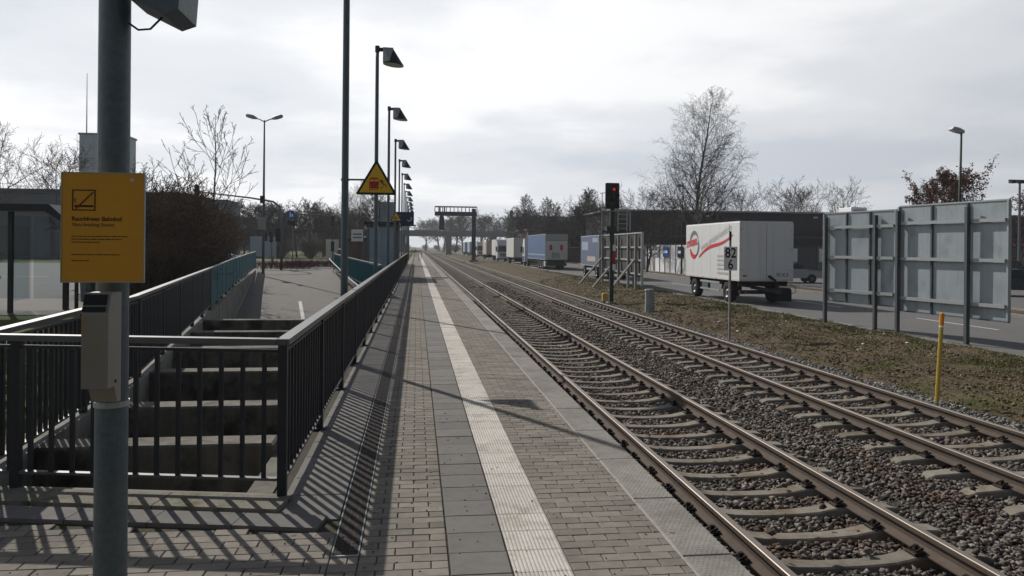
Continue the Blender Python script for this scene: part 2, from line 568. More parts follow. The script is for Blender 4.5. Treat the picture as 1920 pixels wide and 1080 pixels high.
LEFT_LINE = [(-2.98, 5.86), (-3.29, 9.8), (-5.11, 20.56), (-6.85, 30.5), (-8.75, 42.0), (-10.75, 54.0)]
RIGHT_LINE = [(-1.17, 5.2), (-1.17, 28.0), (-3.0, 37.6), (-5.6, 54.0)]


def on_line(line, y):
    for (xa, ya), (xb, yb) in zip(line, line[1:]):
        if y <= yb:
            return lin(xa, xb, (y - ya) / (yb - ya))
    return line[-1][0]


def ramp_z(y):
    return 0.0 - 0.0445 * max(0.0, 54.0 - y) if y < 54 else 0.0


g = MB()
GZ, TZ = -0.05, -1.15


def gquad(xa0, xb0, ya, xa1, xb1, yb, z):
    g.add([(xa0, ya, z), (xb0, ya, z), (xb1, yb, z), (xa1, yb, z)], [(0, 1, 2, 3)])


gquad(-900, -3.2, -80, -900, -3.2, 5.86, GZ)
ys = sorted(set([5.86, 9.8, 14, 20.56, 26, 28.0, 30.5, 37.6, 42.0, 48, 54.0]))
for ya, yb in zip(ys, ys[1:]):
    gquad(-900, on_line(LEFT_LINE, ya) - 0.1, ya, -900, on_line(LEFT_LINE, yb) - 0.1, yb, GZ)
    if ya >= 28:
        gquad(on_line(RIGHT_LINE, ya) + 0.1, -0.9, ya, on_line(RIGHT_LINE, yb) + 0.1, -0.9, yb, GZ)
gquad(-900, -0.9, 54, -900, -0.9, 2600, GZ)
gquad(1.4, 900, -80, 1.4, 900, 2600, TZ)
gquad(-0.9, 1.4, 200, -0.9, 1.4, 2600, TZ)
g.add([(-0.9, 200, TZ), (-0.9, 200, GZ), (-0.9, 2600, GZ), (-0.9, 2600, TZ)], [(0, 1, 2, 3)])
tag(g.build('ground', M['grass']), kind='structure')


def sheet(name, poly, z, m, parent=None):
    o = MB().add([(x, y, z) for x, y in poly], [tuple(range(len(poly)))]).build(name, m, parent)
    if parent is None:
        tag(o, kind='structure')
    return o


# street on the left, junction behind the ramp
sheet('street', [(-200, 25.5), (-10.6, 25.5), (-11.2, 38), (-13.5, 54.4), (-3.5, 54.4), (-3.5, 74), (-200, 82)], -0.040, M['asphalt'])
sheet('far_street', [(-300, 96), (-10, 92), (-10, 99), (-300, 103)], -0.040, M['asphalt'])
sheet('left_pavement', [(-60, 20.4), (-9.0, 20.4), (-9.4, 25.5), (-60, 25.5)], -0.034, M['slab'])
mk = MB()
for i in range(6):
    x = -58 + i * 8.5
    mk.add([(x, 44, -0.036), (x + 4.5, 44, -0.036), (x + 4.5, 44.22, -0.036), (x, 44.22, -0.036)], [(0, 1, 2, 3)])
mk.add([(-48, 33.2, -0.036), (-22, 33.2, -0.036), (-22, 33.4, -0.036), (-48, 33.4, -0.036)], [(0, 1, 2, 3)])
mk.add([(-29, 27, -0.036), (-28.8, 27, -0.036), (-23.2, 33.2, -0.036), (-23.4, 33.2, -0.036)], [(0, 1, 2, 3)])
tag(mk.build('lane_marking', M['paint']), kind='structure')

# ramp surface
rm = MB()
yy = np.linspace(5.0, 54.6, 26)
for a, b in zip(yy, yy[1:]):
    rm.add([(on_line(LEFT_LINE, a) + 0.02, a, ramp_z(a)), (on_line(RIGHT_LINE, a) - 0.02, a, ramp_z(a)),
            (on_line(RIGHT_LINE, b) - 0.02, b, ramp_z(b)), (on_line(LEFT_LINE, b) + 0.02, b, ramp_z(b))], [(0, 1, 2, 3)])
ramp_o = tag(rm.build('ramp_path', M['ramp']), kind='structure')
for (ya, yb) in ((20.5, 24.3), (26.6, 36.0)):
    xa = lambda y: lin(on_line(LEFT_LINE, y), on_line(RIGHT_LINE, y), 0.50)
    w = 0.07
    MB().add([(xa(ya) - w, ya, ramp_z(ya) + 0.005), (xa(ya) + w, ya, ramp_z(ya) + 0.005), (xa(yb) + w, yb, ramp_z(yb) + 0.005), (xa(yb) - w, yb, ramp_z(yb) + 0.005)],
             [(0, 1, 2, 3)]).build('centre_line', M['paint'], ramp_o)


def wall_along(name, line, label, off0, off1, ztop, zbot, m):
    w = MB()
    n = len(line)
    for (xa, ya), (xb, yb) in zip(line, line[1:]):
        vs = []
        for (x, y) in ((xa, ya), (xb, yb)):
            zb = min(zbot, ramp_z(y) - 0.4) if zbot > -9 else ramp_z(y) - 0.4
            vs += [(x + off0, y, zb), (x + off1, y, zb), (x + off1, y, ztop), (x + off0, y, ztop)]
        w.add(vs, [(0, 1, 5, 4), (1, 2, 6, 5), (2, 3, 7, 6), (3, 0, 4, 7), (3, 2, 1, 0), (4, 5, 6, 7)])
    o = w.build(name, m)
    tag(o, label, 'wall')
    return o


wl = wall_along('retaining_wall', LEFT_LINE, 'stained concrete wall on the left side of the sunken ramp', -0.28, 0.0, 0.085, -99, M['concrete'])
wr = wall_along('retaining_wall', RIGHT_LINE, 'concrete wall on the right side of the sunken ramp, by the platform', 0.0, 0.18, -0.002, -99, M['beam'])
# end wall below the front railing (slightly skewed)
FA, FB = Vector((-0.88, 5.46, 0)), Vector((-3.0, 5.86, 0))
fdir = (FB - FA).normalized()
fn = Vector((-fdir.y, fdir.x, 0))
if fn.y > 0:
    fn = -fn                      # towards the camera
ew = MB()
p0, p1 = FA - fdir * 0.05, FB + fdir * 0.3


def skew_box(mb, a, b, o0, o1, z0, z1):
    vs = []
    for z in (z0, z1):
        for p, o in ((a, o0), (b, o0), (b, o1), (a, o1)):
            q = p + fn * o
            vs.append((q.x, q.y, z))
    mb.add(vs, [(3, 2, 1, 0), (4, 5, 6, 7), (0, 1, 5, 4), (1, 2, 6, 5), (2, 3, 7, 6), (3, 0, 4, 7)])


skew_box(ew, p0, p1, -0.10, 0.10, -2.6, 0.0)
ewo = tag(ew.build('end_wall', M['concrete']), 'concrete wall closing the near end of the ramp trough', 'wall')
# mossy coping stone strip, joint and slab row in front of it
L_f = (p1 - p0).length
n = 3
for i in range(n):
    c = MB()
    skew_box(c, p0 + fdir * (L_f * i / n + 0.004), p0 + fdir * (L_f * (i + 1) / n - 0.004), 0.02, 0.30, -0.1, 0.030)
    c.build('coping_stone', M['mossy'], ewo)
p2, p3 = FA - fdir * 0.40, FB + fdir * 1.2
L_s = (p3 - p2).length
for i in range(7):
    c = MB()
    skew_box(c, p2 + fdir * (L_s * i / 7 + 0.003), p2 + fdir * (L_s * (i + 1) / 7 - 0.003), 0.335, 0.56, -0.1, 0.014)
    c.build('kerb_slab', M['slab'], ewo)
# bracing beams across the trough
for i, y in enumerate((6.78, 8.35, 10.6, 12.95, 15.3, 17.7)):
    xa, xb = on_line(LEFT_LINE, y) + 0.002, -1.172
    b = MB()
    b.box(xa, xb, y - 0.15, y + 0.17, -0.80, 0.09, bev=0.02)
    o = b.build('bracing_beam', M['beam'])
    tag(o, ['mossy concrete beam across the trough, nearest to the front railing', 'second concrete beam across the trough from the front railing',
            'third concrete beam across the trough from the front railing', 'fourth concrete beam across the trough from the front railing',
            'fifth concrete beam across the trough, second from the open ramp', 'farthest concrete beam across the trough, at the open ramp'][i],
        'beam', 'concrete beams across the trough')

# ---- platform
PX0, PX1 = -0.98, 1.72
pb = MB()
pb.box(PX0, PX1, -4, 200, -0.95, -0.012)
pb.box(-6.5, PX0, -4, 5.0, -0.95, -0.013)
pb.add([(-6.5, 5.0, -0.014), (PX0, 5.0, -0.014), (PX0, 5.45, -0.014), (-6.5, 6.4, -0.014)], [(0, 1, 2, 3)])
plat = tag(pb.build('platform', M['joint']), kind='structure')
MB().box(1.722, 1.74, -4, 200, -1.0, -0.115).build('platform_wall', M['concrete'], plat)

BR = {}


def brick_mesh(l, w=0.098, h=0.05, bev=0.004, m='paver', key=''):
    k = (round(l, 3), round(w, 3), m, key)
    if k not in BR:
        mb = MB().box(-l / 2, l / 2, -w / 2, w / 2, -h, 0, bev=bev)
        me = bpy.data.meshes.new('paver')
        me.from_pydata(mb.v, [], mb.f)
        me.materials.append(M[m])
        BR[k] = (me, mb)
    return BR[k]


bricks = []      # (x, y, len)


def brick_field(x0, x1, y0, y1, xfun=None):
    r = 0
    y = y0
    while y < y1:
        a = x0 if xfun is None else x0
        off = 0.1 if r % 2 else 0.0
        x = a
        first = True
        while x < x1 - 0.02:
            l = 0.2
            if first and off:
                l = 0.1
            first = False
            if x + l > x1 - 0.03:
                l = x1 - x
            bricks.append((x + l / 2, y + 0.05, l - 0.006))
            x += l
        y += 0.1
        r += 1


brick_field(0.853, 1.500, 2.0, 62.0)
brick_field(-0.305, 0.192, 2.0, 62.0)
brick_field(-0.465, -0.305, 2.0, 4.40)
brick_field(-4.9, -0.465, 2.0, 4.70)
# remaining wedge rows up to the skewed kerb
y = 4.70
r = 0
while y < 5.7:
    x = -4.9 + (0.1 if r % 2 else 0)
    while x < -0.47:
        xm = x + 0.1
        ylim = FA.y + (xm - FA.x) / (FB.x - FA.x) * (FB.y - FA.y) - 0.60
        if y + 0.1 < ylim:
            bricks.append((xm, y + 0.05, 0.194))
        x += 0.2
    y += 0.1
    r += 1


def vis_px(x, y):
    d = x * math.sin(yaw) + y * math.cos(yaw)
    l = x * math.cos(yaw) - y * math.sin(yaw)
    if d < 0.3:
        return -1
    u, v = 960 + 1450 * l / d, 463.6 + 1450 * CAM_H / d
    return d if (-60 < u < 1980 and v < 1120) else -1


vis = sorted([b for b in bricks if vis_px(b[0], b[1]) > 0], key=lambda b: vis_px(b[0], b[1]))
near = set(vis[:300])
rest = MB()
for (x, y, l) in bricks:
    dz = rnd.gauss(0, 0.0010)
    if (x, y, l) in near:
        me, _ = brick_mesh(l)
        o = link('paver', me, plat, (x, y, dz))
        o.rotation_euler = (rnd.gauss(0, 0.005), rnd.gauss(0, 0.004), rnd.gauss(0, 0.007))
    else:
        b = 0.004
        rest.box(x - l / 2, x + l / 2, y - 0.0485, y + 0.0485, -0.03, dz, bev=b)
tag(rest.build('paving', M['paver'], plat), kind='stuff')
far = MB()
far.box(0.853, 1.5, 62, 200, -0.03, 0.0)
far.box(-0.305, 0.192, 62, 200, -0.03, 0.0)
far.box(-0.90, -0.465, 62, 200, -0.03, 0.0)
far.build('far_paving', M['paver'], plat)

# tactile ribbed slabs and the plain slab row beside them, edge slabs
tm = MB()
prof = []
nr = 14
for k in range(nr):
    x0 = -0.148 + k * (0.296 / nr)
    w = 0.296 / nr
    prof += [(x0, -0.0036), (x0 + w * 0.25, 0.001), (x0 + w * 0.58, 0.001), (x0 + w * 0.83, -0.0036)]
prof.append((0.148, -0.0036))
vs = []
for yv in (-0.1475, 0.1475):
    vs += [(x, yv, z) for x, z in prof]
npf = len(prof)
tm.add(vs, [(i, i + 1, i + 1 + npf, i + npf) for i in range(npf - 1)])
tm.add([(-0.148, -0.1475, -0.04), (0.148, -0.1475, -0.04), (0.148, -0.1475, -0.0045), (-0.148, -0.1475, -0.0045)], [(0, 1, 2, 3)])
tme = bpy.data.meshes.new('tactile_slab')
tme.from_pydata(tm.v, [], tm.f)
tme.materials.append(M['tactile'])
sl = MB().box(-0.1475, 0.1475, -0.1475, 0.1475, -0.04, 0, bev=0.003)
sme = bpy.data.meshes.new('paving_slab')
sme.from_pydata(sl.v, [], sl.f)
sme.materials.append(M['slab'])
for i in range(240):
    y = 2.15 + i * 0.3
    o = link('tactile_slab', tme, plat, (0.690 + 0.001, y, 0.002 + rnd.gauss(0, 0.0008)))
    o.scale = (1.06, 1, 1)
    o.rotation_euler = (rnd.gauss(0, 0.003), 0, rnd.gauss(0, 0.004))
    o = link('paving_slab', sme, plat, (0.362, y, rnd.gauss(0, 0.0009)))
    o.scale = (1.10, 1, 1)
    o.rotation_euler = (rnd.gauss(0, 0.003), rnd.gauss(0, 0.003), rnd.gauss(0, 0.003))
MB().box(0.533, 0.848, 74.1, 200, -0.03, 0.003).build('far_tactile_strip', M['tactile'], plat)
MB().box(0.200, 0.525, 74.1, 200, -0.03, 0.0).build('far_slab_strip', M['slab'], plat)
es = MB().box(-0.146, 0.146, -0.496, 0.496, -0.11, 0, bev=0.006)
nub = []
for a in range(9):
    for b in range(33):
        x, y2 = -0.125 + a * 0.0312 + (0.0156 if b % 2 else 0), -0.475 + b * 0.0297
        es.add([(x - 0.011, y2, 0.0002), (x, y2 - 0.011, 0.0002), (x + 0.011, y2, 0.0002), (x, y2 + 0.011, 0.0002), (x, y2, 0.0022)],
               [(0, 1, 4), (1, 2, 4), (2, 3, 4), (3, 0, 4)])
eme = bpy.data.meshes.new('edge_slab')
eme.from_pydata(es.v, [], es.f)
eme.materials.append(M['edge'])
es2 = MB().box(-0.146, 0.146, -0.496, 0.496, -0.11, 0, bev=0.006)
eme2 = bpy.data.meshes.new('edge_slab')
eme2.from_pydata(es2.v, [], es2.f)
eme2.materials.append(M['edge'])
for i in range(197):
    y = 2.72 + i * 1.0
    o = link('edge_slab', eme if i < 14 else eme2, plat, (1.655, y, 0.004 + rnd.gauss(0, 0.001)))
    o.scale = (1.0 if i > 1 else 0.98, 1, 1)
    o.rotation_euler = (rnd.gauss(0, 0.0015), 0, rnd.gauss(0, 0.0015))

MB().box(1.497, 1.509, -4, 200, -0.03, 0.0025).build('mortar_joint', M['mortar'], plat)
# slabs between the railing and the drain channel
ws = MB().box(-0.208, 0.208, -0.247, 0.247, -0.04, 0, bev=0.004)
wme = bpy.data.meshes.new('walkway_slab')
wme.from_pydata(ws.v, [], ws.f)
wme.materials.append(M['slab'])
for i in range(112):
    link('walkway_slab', wme, plat, (-0.682, 5.27 + 0.5 * i, rnd.gauss(0, 0.001)))

# drain channel with a wavy grate
drain = thing('drain_channel', 'long dark slotted drain channel let into the platform paving', 'drain', (-0.385, 4.42, 0))
MB().box(-0.078, -0.070, 0, 56, -0.05, 0.004).build('frame', M['galv'], drain)
MB().box(0.070, 0.078, 0, 56, -0.05, 0.004).build('frame', M['galv'], drain)
MB().box(-0.078, 0.078, -0.008, 0, -0.05, 0.004).build('frame', M['galv_l'], drain)
MB().box(-0.070, 0.070, 0, 56, -0.07, -0.055).build('channel_bed', M['black'], drain)
gm = MB()
for k in range(25):
    y0 = 0.008 + k * 0.02
    pts = []
    for s in range(9):
        x = -0.069 + 0.138 * s / 8
        pts.append((x, y0 + 0.005 * math.sin(s / 8 * 4 * math.pi)))
    for (xa, ya), (xb, yb) in zip(pts, pts[1:]):
        gm.add([(xa, ya - 0.0035, 0), (xb, yb - 0.0035, 0), (xb, yb + 0.0035, 0), (xa, ya + 0.0035, 0),
                (xa, ya - 0.0035, -0.02), (xb, yb - 0.0035, -0.02)], [(0, 1, 2, 3), (4, 5, 1, 0)])
for x in (-0.024, 0.024):
    gm.box(x - 0.002, x + 0.002, 0, 0.5, -0.02, -0.002)
gme = bpy.data.meshes.new('grate')
gme.from_pydata(gm.v, [], gm.f)
gme.materials.append(M['cast'])
for i in range(112):
    link('grate', gme, drain, (0, i * 0.5, 0.0))

# ---- tracks
RAIL_Z = -0.58
T1, T2 = 3.437, 6.99


def sleeper_mesh():
    mb = MB()
    secs = [(-1.30, -0.05, 0.085, 0.13), (-1.22, -0.015, 0.095, 0.14), (-0.95, 0.0, 0.10, 0.145), (-0.58, 0.0, 0.10, 0.145), (-0.42, -0.03, 0.095, 0.14),
            (-0.2, -0.045, 0.085, 0.12), (0, -0.048, 0.083, 0.118)]
    secs = secs + [(-x, z, a, b) for x, z, a, b in reversed(secs[:-1])]
    vs = []
    for x, z, a, b in secs:
        vs += [(x, -b, -0.2), (x, -a, z - 0.012), (x, -a + 0.015, z), (x, a - 0.015, z), (x, a, z - 0.012), (x, b, -0.2)]
    fs = []
    for i in range(len(secs) - 1):
        for k in range(5):
            p = i * 6 + k
            fs.append((p, p + 1, p + 7, p + 6)[::-1])
    fs.append((0, 1, 2, 3, 4, 5)[::-1])
    m = (len(secs) - 1) * 6
    fs.append(tuple(m + k for k in range(6)))
    mb.add(vs, fs)
    me = bpy.data.meshes.new('sleeper')
    me.from_pydata(mb.v, [], mb.f)
    me.materials.append(M['sleeper'])
    return me, mb


SLP, SLP_MB = sleeper_mesh()
cm = MB()
cm.box(-0.055, 0.055, -0.065, 0.065, 0.0, 0.022, bev=0.006)
cm.tube([(-0.03, -0.045, 0.03), (0.03, -0.045, 0.055), (0.045, 0, 0.04), (0.03, 0.045, 0.055), (-0.03, 0.045, 0.03)], 0.011, 5)
cm.tube([(0.0, 0, 0.02), (0.0, 0, 0.075)], 0.02, 6)
CLIP = bpy.data.meshes.new('rail_clip')
CLIP.from_pydata(cm.v, [], cm.f)
CLIP.materials.append(M['clip'])


def track(xc, label, y_shift):
    t = thing('railway_track', label, 'railway track', (xc, 0, RAIL_Z))
    prof = [(-0.07, -0.159), (0.07, -0.159), (0.07, -0.148), (0.018, -0.130), (0.009, -0.115), (0.009, -0.055), (0.034, -0.042), (0.036, -0.008), (0.030, -0.002),
            (-0.030, -0.002), (-0.036, -0.008), (-0.034, -0.042), (-0.009, -0.055), (-0.009, -0.115), (-0.018, -0.130), (-0.07, -0.148)]
    for s in (-1, 1):
        m = MB()
        m.prism(prof, 640, Matrix.Translation((s * 0.7525, -4, 0)))
        o = m.build('rail', M['rail_rust'], t)
        h = MB()
        h.add([(-0.027 + s * 0.7525, -4, 0.0005), (0.027 + s * 0.7525, -4, 0.0005), (0.027 + s * 0.7525, 636, 0.0005), (-0.027 + s * 0.7525, 636, 0.0005),
               (-0.033 + s * 0.7525, -4, -0.004), (0.033 + s * 0.7525, -4, -0.004), (0.033 + s * 0.7525, 636, -0.004), (-0.033 + s * 0.7525, 636, -0.004)],
              [(0, 1, 2, 3), (4, 0, 3, 7), (1, 5, 6, 2)])
        h.build('rail_head', M['rail_head'], o)
    for i in range(300):
        y = 2.0 + y_shift + i * 0.6
        o = link('sleeper', SLP, t, (rnd.gauss(0, 0.008), y + rnd.gauss(0, 0.006), -0.163))
        o.rotation_euler = (0, 0, rnd.gauss(0, 0.004))
        if i < 55:
            for s in (-1, 1):
                for q in (-1, 1):
                    c = link('rail_clip', CLIP, o, (s * 0.7525 + q * 0.105, 0, 0.001))
                    c.rotation_euler = (0, 0, 0 if q < 0 else math.pi)
    fr = MB()
    for i in range(300, 720):
        y = 2.0 + y_shift + i * 0.6
        fr.box(-1.3, 1.3, y - 0.1, y + 0.1, -0.36, -0.175)
    tag(fr.build('far_sleepers', M['sleeper'], t), kind='stuff')
    return t


track(T1, 'rusty railway track on concrete sleepers right beside the platform edge', 0.28)
track(T2, 'farther railway track, between the ballast strip and the earth bank', 0.05)

# ballast bed
nx, ny = 60, 260
xs = np.linspace(1.76, 9.3, nx)
ysb = 1.5 + (np.linspace(0, 1, ny) ** 2.2) * 640
BX, BY = np.meshgrid(xs, ysb)
BZ = np.full_like(BX, -0.828)
BZ += nrs.normal(0, 0.010, BZ.shape) * (BY < 60)
hump = np.exp(-((BX - 5.21) / 0.45) ** 2) * 0.045
BZ += hump
edge = np.clip((BX - 8.35) / 0.9, 0, 1)
BZ -= edge * 0.10


def grid_faces(nx, ny):
    idx = np.arange(nx * ny).reshape(ny, nx)
    return np.stack([idx[:-1, :-1].ravel(), idx[:-1, 1:].ravel(), idx[1:, 1:].ravel(), idx[1:, :-1].ravel()], 1)


tag(np_mesh('ballast_bed', np.stack([BX.ravel(), BY.ravel(), BZ.ravel()], 1), grid_faces(nx, ny), M['ballast']), kind='structure')

CUB = np.array([(-1, -1, -1), (1, -1, -1), (1, 1, -1), (-1, 1, -1), (-1, -1, 1), (1, -1, 1), (1, 1, 1), (-1, 1, 1)]) * 0.72
CUBF = np.array([(0, 2, 1), (0, 3, 2), (4, 5, 6), (4, 6, 7), (0, 1, 5), (0, 5, 4), (1, 2, 6), (1, 6, 5), (2, 3, 7), (2, 7, 6), (3, 0, 4), (3, 4, 7)])


def stones(name, P, S, material, flat=0.75, parent=None):
    n = len(P)
    q = nrs.normal(size=(n, 4))
    q /= np.linalg.norm(q, axis=1)[:, None]
    w, x, y, z = q.T
    Rm = np.stack([1 - 2 * (y * y + z * z), 2 * (x * y - z * w), 2 * (x * z + y * w), 2 * (x * y + z * w), 1 - 2 * (x * x + z * z), 2 * (y * z - x * w),
                   2 * (x * z - y * w), 2 * (y * z + x * w), 1 - 2 * (x * x + y * y)], 1).reshape(n, 3, 3)
    an = nrs.uniform(0.5, 1.3, (n, 1, 3))
    V = (CUB[None] + nrs.uniform(-0.42, 0.42, (n, 8, 3))) * an * S[:, None, None]
    V = np.einsum('nij,nkj->nki', Rm, V)
    V[..., 2] *= flat
    V += P[:, None, :]
    F = (CUBF[None] + (np.arange(n) * 8)[:, None, None]).reshape(-1, 3)
    o = np_mesh(name, V.reshape(-1, 3), F, material, parent)
    return o


def scatter(x0, x1, y0, y1, dens):
    n = int((x1 - x0) * (y1 - y0) * dens)
    return np.stack([nrs.uniform(x0, x1, n), nrs.uniform(y0, y1, n)], 1)


def on_s(p):
    r_ = np.zeros(len(p), bool)
    for xc, sh in ((T1, 0.28), (T2, 0.05)):
        dy = np.abs(((p[:, 1] - 2.0 - sh) + 0.3) % 0.6 - 0.3)
        r_ |= (np.abs(p[:, 0] - xc) < 1.28) & (dy < 0.10)
    return r_


pts, siz = [], []
for (y0, y1, dens, s0, s1) in ((2.5, 7, 1000, 0.014, 0.034), (7, 11, 760, 0.015, 0.036), (11, 18, 400, 0.018, 0.040), (18, 32, 150, 0.024, 0.046), (32, 55, 45, 0.032, 0.055)):
    p = scatter(1.76, 8.75, y0, y1, dens)
    keep = np.ones(len(p), bool)
    for xc, sh in ((T1, 0.28), (T2, 0.05)):
        dy = np.abs(((p[:, 1] - 2.0 - sh) + 0.3) % 0.6 - 0.3)
        keep &= ~((np.abs(p[:, 0] - xc) < 1.28) & (dy < 0.135) & (nrs.uniform(0, 1, len(p)) > 0.02))
        for s in (-1, 1):
            keep &= ~((np.abs(p[:, 0] - xc - s * 0.7525) < 0.09) & (nrs.uniform(0, 1, len(p)) < 0.6))
    p = p[keep]
    z = np.where(on_s(p), -0.735, -0.822) + nrs.uniform(-0.012, 0.022, len(p)) + np.exp(-((p[:, 0] - 5.21) / 0.45) ** 2) * 0.045 - np.clip((p[:, 0] - 8.35) / 0.9, 0, 1) * 0.10
    pts.append(np.column_stack([p, z]))
    siz.append(s0 + (s1 - s0) * nrs.uniform(0, 1, len(p)) ** 1.4)
tag(stones('ballast_stones', np.concatenate(pts), np.concatenate(siz), M['stone']), 'grey brown crushed stone ballast between and around the rails', 'gravel', kind='stuff')
M['stone_l'] = mat('pale_gravel', (0.20, 0.195, 0.185), 0.9, var=0.3, scale=12, isl=0.5, spec=0.2)
p = scatter(8.35, 9.15, 4, 40, 190)
p = p[nrs.uniform(0, 1, len(p)) < np.clip(22 / p[:, 1], 0.2, 1)]
z = -0.812 - np.clip((p[:, 0] - 8.35) / 0.9, 0, 1) * 0.09 + nrs.uniform(0, 0.02, len(p))
tag(stones('gravel_strip', np.column_stack([p, z]), nrs.uniform(0.014, 0.034, len(p)), M['stone_l']), 'strip of paler gravel along the foot of the bank', 'gravel', kind='stuff')

def gnoise(p, s):
    return np.array([mnoise.noise(Vector((x * s, y * s, 3.3))) for x, y in p])


# earth bank
nx, ny = 90, 420
xs = np.linspace(8.75, 14.02, nx)
ysb = 3 + (np.linspace(0, 1, ny) ** 1.9) * 420
BX, BY = np.meshgrid(xs, ysb)


def bank_z(x, y):
    t = np.clip((x - 8.75) / 1.9, 0, 1)
    t = t * t * (3 - 2 * t)
    z = -0.94 + 0.29 * t
    z = z - np.clip((x - 13.0) / 1.0, 0, 1) * 0.06
    z = z + 0.035 * np.sin(x * 2.1 + y * 0.7) * np.sin(y * 0.43 + 1.3) + 0.02 * np.sin(x * 5.3 - y * 1.9) * t
    return z


BZ = bank_z(BX, BY) + nrs.normal(0, 0.016, BX.shape) + 0.03 * gnoise(np.stack([BX.ravel(), BY.ravel()], 1), 1.7).reshape(BX.shape)
tag(np_mesh('earth_bank', np.stack([BX.ravel(), BY.ravel(), BZ.ravel()], 1), grid_faces(nx, ny), M['dirt']), kind='structure')
p = scatter(8.9, 13.95, 8, 42, 60)
p = p[nrs.uniform(0, 1, len(p)) < np.clip((17 / p[:, 1]) ** 1.2, 0.1, 1)]
tag(stones('bank_clods', np.column_stack([p, bank_z(p[:, 0], p[:, 1]) + 0.003]), nrs.uniform(0.010, 0.045, len(p)), M['dirt'], 0.6), 'loose clods of earth on the bank', 'earth', kind='stuff')


def blades(name, P, H, W, material, label, lean=0.5):
    n = len(P)
    a = nrs.uniform(0, 2 * np.pi, n)
    ld = nrs.normal(0, lean, (n, 2)) * H[:, None]
    dx = np.stack([np.cos(a) * W, np.sin(a) * W, np.zeros(n)], 1)
    tip = P + np.column_stack([ld, H])
    mid = P + np.column_stack([ld * 0.35, H * 0.6])
    V = np.stack([P - dx, P + dx, mid + dx * 0.7, mid - dx * 0.7, tip], 1)
    base = (np.arange(n) * 5)[:, None]
    F = np.concatenate([base + np.array([[0, 1, 2]]), base + np.array([[0, 2, 3]]), base + np.array([[3, 2, 4]])])
    return tag(np_mesh(name, V.reshape(-1, 3), F, material), label, 'grass', kind='stuff')


p = scatter(9.3, 14.0, 9, 75, 620)
p = p[nrs.uniform(0, 1, len(p)) < np.clip((15 / p[:, 1]) ** 1.4, 0.05, 1)]
gn = gnoise(p, 0.55)
w = np.clip((gn + 0.10 + (p[:, 0] - 12.0) * 0.30) * 1.6, 0.06, 1)
pg = p[nrs.uniform(0, 1, len(p)) < w]
blades('bank_grass', np.column_stack([pg, bank_z(pg[:, 0], pg[:, 1]) - 0.01]), nrs.uniform(0.03, 0.10, len(pg)), nrs.uniform(0.004, 0.010, len(pg)) * np.clip(pg[:, 1] / 15, 1, 3), M['blade'],
       'short green grass on the crest of the earth bank', 0.6)
p = scatter(8.9, 13.9, 8, 60, 420)
p = p[nrs.uniform(0, 1, len(p)) < np.clip((15 / p[:, 1]) ** 1.3, 0.06, 1)]
blades('dry_stalks', np.column_stack([p, bank_z(p[:, 0], p[:, 1]) - 0.005]), nrs.uniform(0.01, 0.06, len(p)), nrs.uniform(0.004, 0.009, len(p)) * np.clip(p[:, 1] / 15, 1, 3), M['litter'],
       'dry straw coloured stalks lying over the earth bank', 1.6)
# dead leaves and a few pale scraps
p = scatter(8.9, 13.9, 8, 45, 90)
p = p[nrs.uniform(0, 1, len(p)) < np.clip((15 / p[:, 1]) ** 1.2, 0.08, 1)]
tag(stones('dead_leaves', np.column_stack([p, bank_z(p[:, 0], p[:, 1]) + 0.008]), nrs.uniform(0.014, 0.034, len(p)), M['litter'], 0.28), 'brown dead leaves strewn over the bank', 'leaves', kind='stuff')
p = scatter(8.9, 13.8, 9, 40, 0.35)
tag(stones('paper_scraps', np.column_stack([p, bank_z(p[:, 0], p[:, 1]) + 0.015]), nrs.uniform(0.02, 0.045, len(p)), M['white_sign'], 0.4), 'small white scraps of litter scattered on the bank', 'litter', kind='stuff')
p = np.concatenate([scatter(-4.2, 1.75, 3.6, 9, 26), scatter(-0.85, 1.75, 9, 18, 9)])
p = p[(p[:, 0] > -0.85) | (p[:, 1] < 4.75)]
tag(stones('grit', np.column_stack([p, np.full(len(p), 0.002)]), nrs.uniform(0.0025, 0.007, len(p)), M['stone'], 0.6), 'specks of grit lying on the platform paving', 'grit', kind='stuff')
p = scatter(-6.8, -3.4, 6.0, 22, 420)
xl = np.array([on_line(LEFT_LINE, y) for y in p[:, 1]])
p = p[p[:, 0] < xl - 0.35]
blades('verge_grass', np.column_stack([p, np.full(len(p), GZ)]), nrs.uniform(0.03, 0.10, len(p)), nrs.uniform(0.005, 0.011, len(p)), M['blade'],
       'green grass verge outside the left railing', 0.5)

# road on the right
RZ = -0.70
sheet('road', [(14.02, -30), (22.0, -30), (22.0, 420), (14.02, 420)], RZ, M['asphalt'])
sheet('parking_lot', [(24.5, -30), (150, -30), (150, 300), (24.5, 300)], RZ + 0.01, M['asphalt'])
k = MB().box(13.82, 14.05, -30, 420, -0.95, RZ + 0.03)
tag(k.build('road_edge_kerb', M['concrete']), kind='structure')
k = MB().box(22.0, 22.3, -30, 420, -0.95, RZ + 0.12)
tag(k.build('far_kerb', M['edge']), kind='structure')
k = MB().box(24.2, 24.5, -30, 300, -0.95, RZ + 0.11)
tag(k.build('parking_kerb', M['edge']), kind='structure')
sheet('road_verge', [(22.3, -30), (24.2, -30), (24.2, 420), (22.3, 420)], RZ + 0.06, M['dirt'])
mk = MB()
for i in range(40):
    y = 4 + i * 9
    mk.box(17.94, 18.06, y, y + 4, RZ + 0.001, RZ + 0.005)
tag(mk.build('lane_marking', M['paint']), kind='structure')
# ------------------------------------------------------------------ railings
BAR_ME = {}


